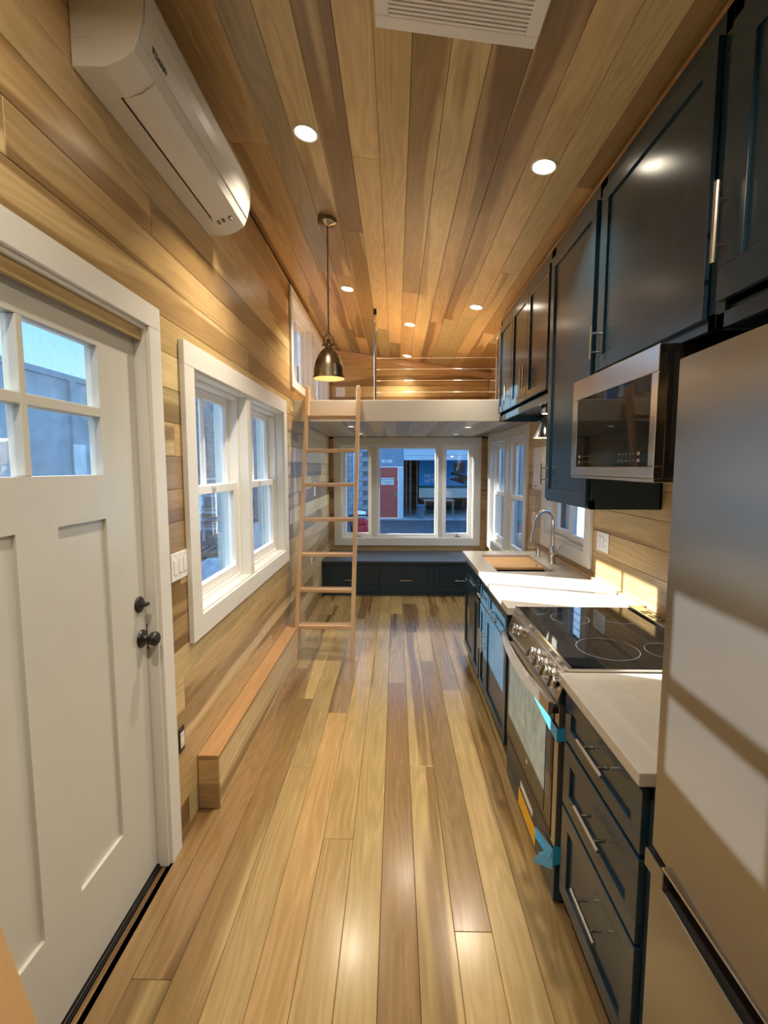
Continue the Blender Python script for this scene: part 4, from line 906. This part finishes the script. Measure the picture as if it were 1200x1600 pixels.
# ------------------------------------------------------------------ switches, outlets, panel
def plate(name, label, cat, side, X, u, z, w, h, gangs, kinds, mat='plastic', group='wall plates'):
    """side L/R/F ; u along wall"""
    loc = {'L': (X, u, z), 'R': (X, u, z), 'F': (u, X, z)}[side]; t = thing(name, label, cat, loc, group)
    sgn = {'L': -1, 'R': 1, 'F': 1}[side]
    def bb(a, b, c, d, d0, d1):
        if side == 'L': return (X+d0, X+d1, a, b, c, d)
        if side == 'R': return (X-d1, X-d0, a, b, c, d)
        return (a, b, X-d1, X-d0, c, d)
    B(bb(u-w/2, u+w/2, z-h/2, z+h/2, 0.0005, 0.006)).build('cover_plate', mat, t, bevel=0.002)
    for g in range(gangs):
        c = u+(g-(gangs-1)/2)*0.046; kd = kinds[g]
        if kd == 's':
            B(bb(c-0.0175, c+0.0175, z-0.034, z+0.034, 0.006, 0.0066)).build('gap_line', 'grey', t)
            q = B(bb(c-0.0160, c+0.0160, z-0.0325, z+0.0325, 0.006, 0.0085)).build('rocker', 'plastic', t, bevel=0.001)
        else:
            q = B(bb(c-0.0170, c+0.0170, z-0.034, z+0.034, 0.006, 0.0075)).build('receptacle', 'plastic', t, bevel=0.001)
            for zz in (z-0.019, z+0.019):
                B(bb(c-0.007, c-0.005, zz-0.005, zz+0.005, 0.0072, 0.0078), bb(c+0.005, c+0.007, zz-0.005, zz+0.005, 0.0072, 0.0078), bb(c-0.002, c+0.002, zz-0.011, zz-0.008, 0.0072, 0.0078)).build('slot', 'dark', q)
        for zz in (-0.048, 0.048): 
            if h > 0.11: B(bb(c-0.002, c+0.002, z+zz-0.002, z+zz+0.002, 0.0055, 0.0065)).build('screw', 'grey', t)
    return t
plate('light_switch', 'triple rocker switch plate between the entrance door and the first window', 'switch', 'L', XL, 2.015, 1.215, 0.165, 0.120, 3, 'sss')
plate('wall_outlet', 'uncovered outlet low on the wall above the start of the wooden ledge', 'outlet', 'L', XL, 1.965, 0.445, 0.050, 0.110, 1, 'o', 'blackp')
plate('light_switch', 'small switch plate on the boards just before the ladder, seen edge-on', 'switch', 'L', XL, 4.20, 1.195, 0.075, 0.120, 1, 's')
plate('light_switch', 'narrow white switch plate on the boards seen through the middle of the ladder', 'switch', 'L', XL, 5.47, 1.39, 0.075, 0.16, 1, 's')
plate('wall_outlet', 'outlet low on the boards near the window bench', 'outlet', 'L', XL, 5.22, 0.62, 0.075, 0.120, 1, 'o')
plate('wall_outlet', 'white triple switch and outlet plate on the boards behind the stove', 'outlet', 'R', XR, 2.945, 1.178, 0.165, 0.120, 3, 'oss')
plate('light_switch', 'white double switch plate on the boards just beyond the sink window', 'switch', 'R', XR, 4.42, 1.165, 0.115, 0.120, 2, 'ss')
plate('light_switch', 'white double switch plate on the gable wall above the loft', 'switch', 'F', YF, -0.775, 2.687, 0.125, 0.130, 2, 'so')
ep = thing('breaker_panel', 'white breaker panel on the kitchen wall beyond the tall navy cabinet', 'breaker panel', (XR, 4.29, 1.63))
B((XR-0.012, XR-0.0005, 4.13, 4.455, 1.44, 1.82)).build('panel_frame', 'plastic', ep, bevel=0.003)
pd = B((XR-0.017, XR-0.0115, 4.17, 4.42, 1.50, 1.785)).build('panel_door', 'plastic', ep, bevel=0.002)
B((XR-0.020, XR-0.0165, 4.33, 4.37, 1.465, 1.48)).build('latch', 'grey', ep)

# leaning plywood panel at the lower left
pw = thing('plywood_panel', 'smooth orange-toned plywood panel leaning beside the entrance door', 'panel', (-0.75, 0.6, 0))
m = MB(); x0, x1 = -0.762, -0.748
pts_ = [(0.35, 0.001), (0.978, 0.001), (0.768, 0.93), (0.14, 0.93)]
m.prism(pts_, 'X', x0, x1).build('sheet', 'ply', pw, bevel=0.001)

# ------------------------------------------------------------------ outside
GZ = -0.56
gd = struct_mesh('ground', B((-60, 60, -30, 80, GZ-0.2, GZ)), 'asphalt')
tr = struct_mesh('trim_2', B((XL-0.15, XR+0.15, YB, YF+0.14, -0.30, -0.13)), 'blackp')
rfo = struct_mesh('roof', MB().prism([(XL-0.35, cz(XL-0.35)+0.14), (XR+0.3, cz(XR+0.3)+0.14), (XR+0.3, cz(XR+0.3)+0.26), (XL-0.35, cz(XL-0.35)+0.26)], 'Y', YB-0.3, YF+0.35), 'blight')
FYY = 20.0
# workshop across the yard
ws = thing('workshop_building', 'blue-grey workshop across the yard with a red door and an open bay', 'building', (0, FYY, GZ))
B((-1.17, 0.325, FYY, FYY+0.3, 1.66, 5.9), (-1.17, -0.66, FYY, FYY+0.3, GZ, 1.66)).build('facade', 'bluewall', ws)
B((0.10, 0.325, FYY-0.03, FYY+0.3, GZ, 1.645)).build('door_post', 'blight', ws, bevel=0.01)
rd = B((-0.66, 0.09, FYY+0.03, FYY+0.09, GZ+0.07, 1.645)).build('red_door', 'red', ws, bevel=0.005)
sg = B((-0.62, -0.075, FYY+0.02, FYY+0.031, 0.905, 1.20)).build('notice', 'plastic', rd)
text('NO PARKING', 0.085, 'inkk', rd, (-0.348, FYY+0.0195, 1.13), (1,0,0), (0,0,1))
text('THIS IS A FIRE\nEXIT', 0.072, 'inkk', rd, (-0.348, FYY+0.0195, 0.99), (1,0,0), (0,0,1))
lk = B((-0.035, 0.055, FYY+0.0, FYY+0.03, 0.42, 0.60)).build('lock_box', 'grey', rd, bevel=0.01)
MB().lathe([(0.03, 0), (0.03, 0.03), (0, 0.05)], (0.03, FYY+0.03, 0.78), (0,-1,0), 12).build('door_handle', 'chrome', rd)
ns = B((-0.60, -0.145, FYY-0.012, FYY-0.001, 1.835, 1.965)).build('number_plate', 'plastic', ws)
text('821', 0.12, 'inkk', ws, (-0.372, FYY-0.0125, 1.90), (1,0,0), (0,0,1))
hdm = B((0.325, 6.0, FYY-0.05, FYY+0.25, 1.94, 2.13), (0.325, 6.0, FYY-0.045, FYY+0.25, 2.14, 2.36), (0.325, 6.0, FYY-0.04, FYY+0.25, 2.37, 2.6), (0.325, 6.0, FYY-0.035, FYY+0.25, 2.61, 5.9)).build('bay_header', 'blight', ws)
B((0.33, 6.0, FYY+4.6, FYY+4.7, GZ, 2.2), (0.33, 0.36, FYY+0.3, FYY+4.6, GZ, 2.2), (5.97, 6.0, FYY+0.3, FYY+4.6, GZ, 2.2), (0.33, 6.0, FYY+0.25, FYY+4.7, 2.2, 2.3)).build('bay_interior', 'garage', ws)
B((1.10, 6.0, FYY+2.50, FYY+2.54, 0.20, 0.66)).build('low_wall_panel', 'plastic', ws)
B((1.10, 6.0, FYY+2.49, FYY+2.54, 0.66, 0.78)).build('green_rail', 'green', ws)
bn_ = B((1.10, 2.36, FYY+2.46, FYY+2.475, 0.78, 2.10), (2.37, 3.9, FYY+2.46, FYY+2.475, 0.78, 2.10)).build('banner', 'banner', ws)
text('FIX IT\nWITH', 0.24, 'plastic', bn_, (1.66, FYY+2.452, 1.12), (1,0,0.12), (-0.12,0,1), 0.002, bold=0.004)
B((2.72, 3.25, FYY+2.445, FYY+2.458, 1.35, 1.85)).build('banner_dark_panel', 'bannerd', bn_)
m = MB(); m.prism([(2.62, 1.42), (3.42, 1.22), (3.40, 1.05), (2.60, 1.30)], 'Y', FYY+2.44, FYY+2.455); m.prism([(2.50, 1.08), (3.30, 0.82), (3.34, 1.10), (2.85, 1.18)], 'Y', FYY+2.43, FYY+2.45); m.build('banner_picture', 'garage', bn_)
for x, c_ in ((0.45, 0.05), (0.62, 0.07), (0.93, 0.04)): B((x, x+c_, FYY+1.2, FYY+1.3, GZ, 2.1)).build('hanging_strip', 'oldwood', ws)
sl_ = B((0.33, 6.0, FYY-0.35, FYY+4.6, GZ, GZ+0.05), (-4.2, 0.33, FYY-0.35, FYY, GZ, GZ+0.05)).build('concrete_apron', 'concrete', ws, bevel=0.01)
# block wall left of the door: every block in view is its own piece
bw = thing('block_wall_building', 'grey concrete-block building left of the red door across the yard', 'building', (-3, FYY, GZ))
B((-12.0, -1.18, FYY+0.02, FYY+0.3, GZ, 5.2)).build('core', 'mortar', bw)
B((-12.05, -1.17, FYY-0.03, FYY+0.35, 5.2, 5.8)).build('parapet', 'brownroof', bw, bevel=0.01)
bh, bwid = 0.203, 0.406
blk = None; nrow = int((5.2-GZ)/bh)
for r_ in range(nrow):
    z = GZ+r_*bh
    for c_ in range(5):
        x = -1.19-bwid*(c_+1)+(0.203 if r_ % 2 else 0)
        if x+bwid > -1.18: continue
        if z > 2.4: continue
        if blk is None:
            blk = B((0.006, bwid-0.006, 0, 0.06, 0.006, bh-0.006)).build('block', 'block', bw, bevel=0.004, seg=1); 
            for v_ in blk.data.vertices: v_.co += ORG[bw.name]
            b2 = blk
        else: b2 = blk.copy(); COL.objects.link(b2)
        b2.location = Vector((x, FYY-0.038, z)) - ORG[bw.name]
m = MB()
for r_ in range(nrow):
    z = GZ+r_*bh
    for c_ in range(27):
        x = -1.19-bwid*(c_+1)+(0.203 if r_ % 2 else 0)
        if x+bwid > -1.18 or (c_ < 5 and z <= 2.4) or x < -12: continue
        m.box(x+0.006, x+bwid-0.006, FYY-0.038, FYY+0.019, z+0.006, z+bh-0.006)
o = m.build('block_courses', 'block', bw, fix=False); o['kind'] = 'stuff'
B((-1.80, -1.66, FYY-0.12, FYY-0.04, GZ, 5.2)).build('downpipe', 'blight', bw, bevel=0.02)
# red cart with a white tank
rc = thing('tool_cart', 'red wheeled cart with a white roll on top, outside beyond the far window', 'cart', (-0.95, 13, GZ))
B((-1.20, -0.72, 12.8, 13.3, -0.17, 0.06)).build('tray', 'redp', rc, bevel=0.04)
B((-1.10, -0.80, 12.85, 13.2, 0.06, 0.22)).build('lid', 'redp', rc, bevel=0.05)
MB().cyl((-1.10, 12.95, 0.37), (-0.84, 13.0, 0.33), 0.10, 20).build('roll', 'plastic', rc)
for x in (-1.12, -0.80): MB().cyl((x-0.03, 12.95, GZ+0.13), (x+0.03, 12.95, GZ+0.13), 0.13, 18).build('wheel', 'blackp', rc)
MB().tube([(-1.18, 12.9, GZ+0.14), (-1.2, 12.8, -0.1), (-1.24, 12.7, 0.35)], 0.02, 8).tube([(-0.74, 12.9, GZ+0.14), (-0.72, 12.8, -0.1), (-0.70, 12.7, 0.35)], 0.02, 8).cyl((-1.24, 12.7, 0.35), (-0.70, 12.7, 0.35), 0.02, 8).build('push_bar', 'blackp', rc)
B((-1.15, -0.8, 12.9, 13.15, GZ+0.02, -0.17)).build('base', 'blackp', rc)
# bins and table in the bay
bi = thing('rubbish_bin', 'grey-blue plastic bin standing in the open bay', 'bin', (1.05, 19.6, GZ+0.05))
MB().lathe([(0.13, 0), (0.18, 0.55), (0.195, 0.56), (0.195, 0.59), (0.17, 0.59), (0.12, 0.03), (0, 0.03)], (1.05, 19.85, GZ+0.05), (0,0,1), 20).build('tub', 'bin', bi, fix=False)
wt = thing('work_table', 'pale work table inside the open bay', 'table', (1.9, 21.2, GZ+0.05))
B((1.25, 2.6, 20.9, 21.5, 0.16, 0.20)).build('table_top', 'concrete', wt, bevel=0.005)
for x, y in ((1.3, 20.95), (2.55, 20.95), (1.3, 21.45), (2.55, 21.45)): B((x-0.025, x+0.025, y-0.025, y+0.025, GZ+0.05, 0.16)).build('leg', 'oldwood', wt)
# side warehouse seen through the door glass
sw = thing('side_warehouse', 'long sandy grey warehouse wall beyond the entrance door', 'building', (-9, 8, GZ))
B((-9.4, -9.0, -10, 19.6, GZ, 4.0)).build('wall', 'sandwall', sw)
B((-9.5, -8.93, -10, 19.6, 4.0, 4.16)).build('coping', 'concrete', sw, bevel=0.01)
for y in (4.0, 8.5, 13.0, 17.5): B((-9.0, -8.90, y, y+0.25, GZ, 4.0)).build('pier', 'sandwall', sw)
# neighbour on the right, lap siding
nb = thing('neighbour_house', 'pale blue lap-sided house close to the right-hand windows', 'house', (3.6, 5, GZ))
B((3.65, 4.2, 1.5, 14.0, GZ, 3.6)).build('wall', 'nbs', nb)
m = MB()
for k in range(int((3.6-GZ)/0.16)):
    z = GZ+0.16*k; m.prism([(3.648, z), (3.625, z+0.004), (3.645, z+0.165), (3.648, z+0.165)], 'Y', 1.5, 14.0)
o = m.build('siding_courses', 'nbs', nb); o['kind'] = 'stuff'
B((3.60, 3.648, 7.2, 7.32, GZ, 3.6), (3.60, 3.648, 7.9, 8.02, GZ, 3.6)).build('corner_board', 'plastic', nb)
# yard clutter outside the left window
rr = random.Random(3)
def pallet(loc, rot, tilt, label):
    t = thing('pallet', label, 'pallet', loc, 'pallets in the yard'); t.rotation_euler = (tilt, 0, rot); ORG[t.name] = Vector((0,0,0))
    for k in range(3): B((-0.6, 0.6, -0.5+0.46*k, -0.42+0.46*k, 0.0, 0.09)).build('runner', 'oldwood', t)
    for k in range(7): B((-0.6+0.187*k, -0.6+0.187*k+0.09, -0.5, 0.5, 0.091, 0.11)).build('slat', 'oldwood', t)
    return t
pallet((-4.3, 10.4, GZ), 0.3, 0, 'weathered pallet lying flat at the bottom of the yard stack'); pallet((-4.25, 10.5, GZ+0.13), 0.45, 0, 'weathered pallet lying second in the yard stack'); pallet((-4.4, 10.45, GZ+0.26), 0.1, 0, 'weathered pallet on top of the yard stack')
pallet((-7.2, 13.4, GZ+0.46), 1.2, 1.15, 'weathered pallet leaning upright behind the yard stack')
for k in range(9):
    t = thing('lumber_board', ['white painted board', 'grey board', 'weathered board'][k % 3] + ' in the yard pile, ' + ['lowest', 'second from below', 'third from below', 'fourth from below', 'middle of the pile', 'fourth from the top', 'third from the top', 'second from the top', 'topmost'][k], 'board', (-5.3, 12.0, GZ+0.62+0.07*k), 'loose boards in the yard')
    ORG[t.name] = Vector((0,0,0)); t.rotation_euler = (0.0, 0.0, rr.uniform(-0.25, 0.3))
    B((-1.3, 1.3, -0.06, 0.06, 0, 0.045)).build('board', ['tarp', 'concrete', 'oldwood'][k % 3], t, bevel=0.004)
for dx_ in (-0.9, 0.7):
    t = thing('sawhorse', 'wooden sawhorse holding the board pile, ' + ('left one' if dx_ < 0 else 'right one'), 'sawhorse', (-5.3+dx_, 12.0, GZ), 'sawhorses in the yard')
    B((-5.3+dx_-0.05, -5.3+dx_+0.05, 11.6, 12.4, GZ+0.52, GZ+0.61)).build('beam', 'oldwood', t)
    for y in (11.7, 12.3):
        for e_ in (-1, 1): MB().cyl((-5.3+dx_, y, GZ+0.55), (-5.3+dx_+0.22*e_, y, GZ), 0.03, 6).build('leg', 'oldwood', t)
for lab_, cc_ in (('white tarpaulin over a low heap, nearer the house', (-3.50, 8.9, 0.55, 0.42)), ('white tarpaulin over a taller heap, farther out', (-3.55, 12.3, 0.62, 0.75))):
  tp = thing('tarp_heap', lab_, 'tarp', (cc_[0], cc_[1], GZ), 'tarpaulin heaps in the yard'); m = MB(); nn = 16
  for cxx, cyy, sc_, hh in (cc_,):
      gv = [[(cxx+sc_*(2*i/nn-1)+rr.uniform(-.01,.01), cyy+sc_*(2*j/nn-1)*1.2, GZ+0.01+hh*max(0, math.cos(math.pi/2*min(1, math.hypot(2*i/nn-1, 2*j/nn-1))))**0.7+rr.uniform(0, 0.05)) for j in range(nn+1)] for i in range(nn+1)]
      m.add([p for r_ in gv for p in r_], [(i*(nn+1)+j, (i+1)*(nn+1)+j, (i+1)*(nn+1)+j+1, i*(nn+1)+j+1) for i in range(nn) for j in range(nn)])
  m.build('sheet', 'tarp', tp)
t = thing('lattice_frame', 'white painted frame with thin bars standing in the yard', 'frame', (-5.2, 13.6, GZ)); m = MB()
for x in (-5.75, -5.25, -4.75): m.box(x-0.03, x+0.03, 13.9, 13.95, GZ, 1.35)
for z in (-0.2, 0.25, 0.8, 1.30): m.box(-5.78, -4.72, 13.9, 13.95, z-0.03, z+0.03)
m.build('bars', 'plastic', t)
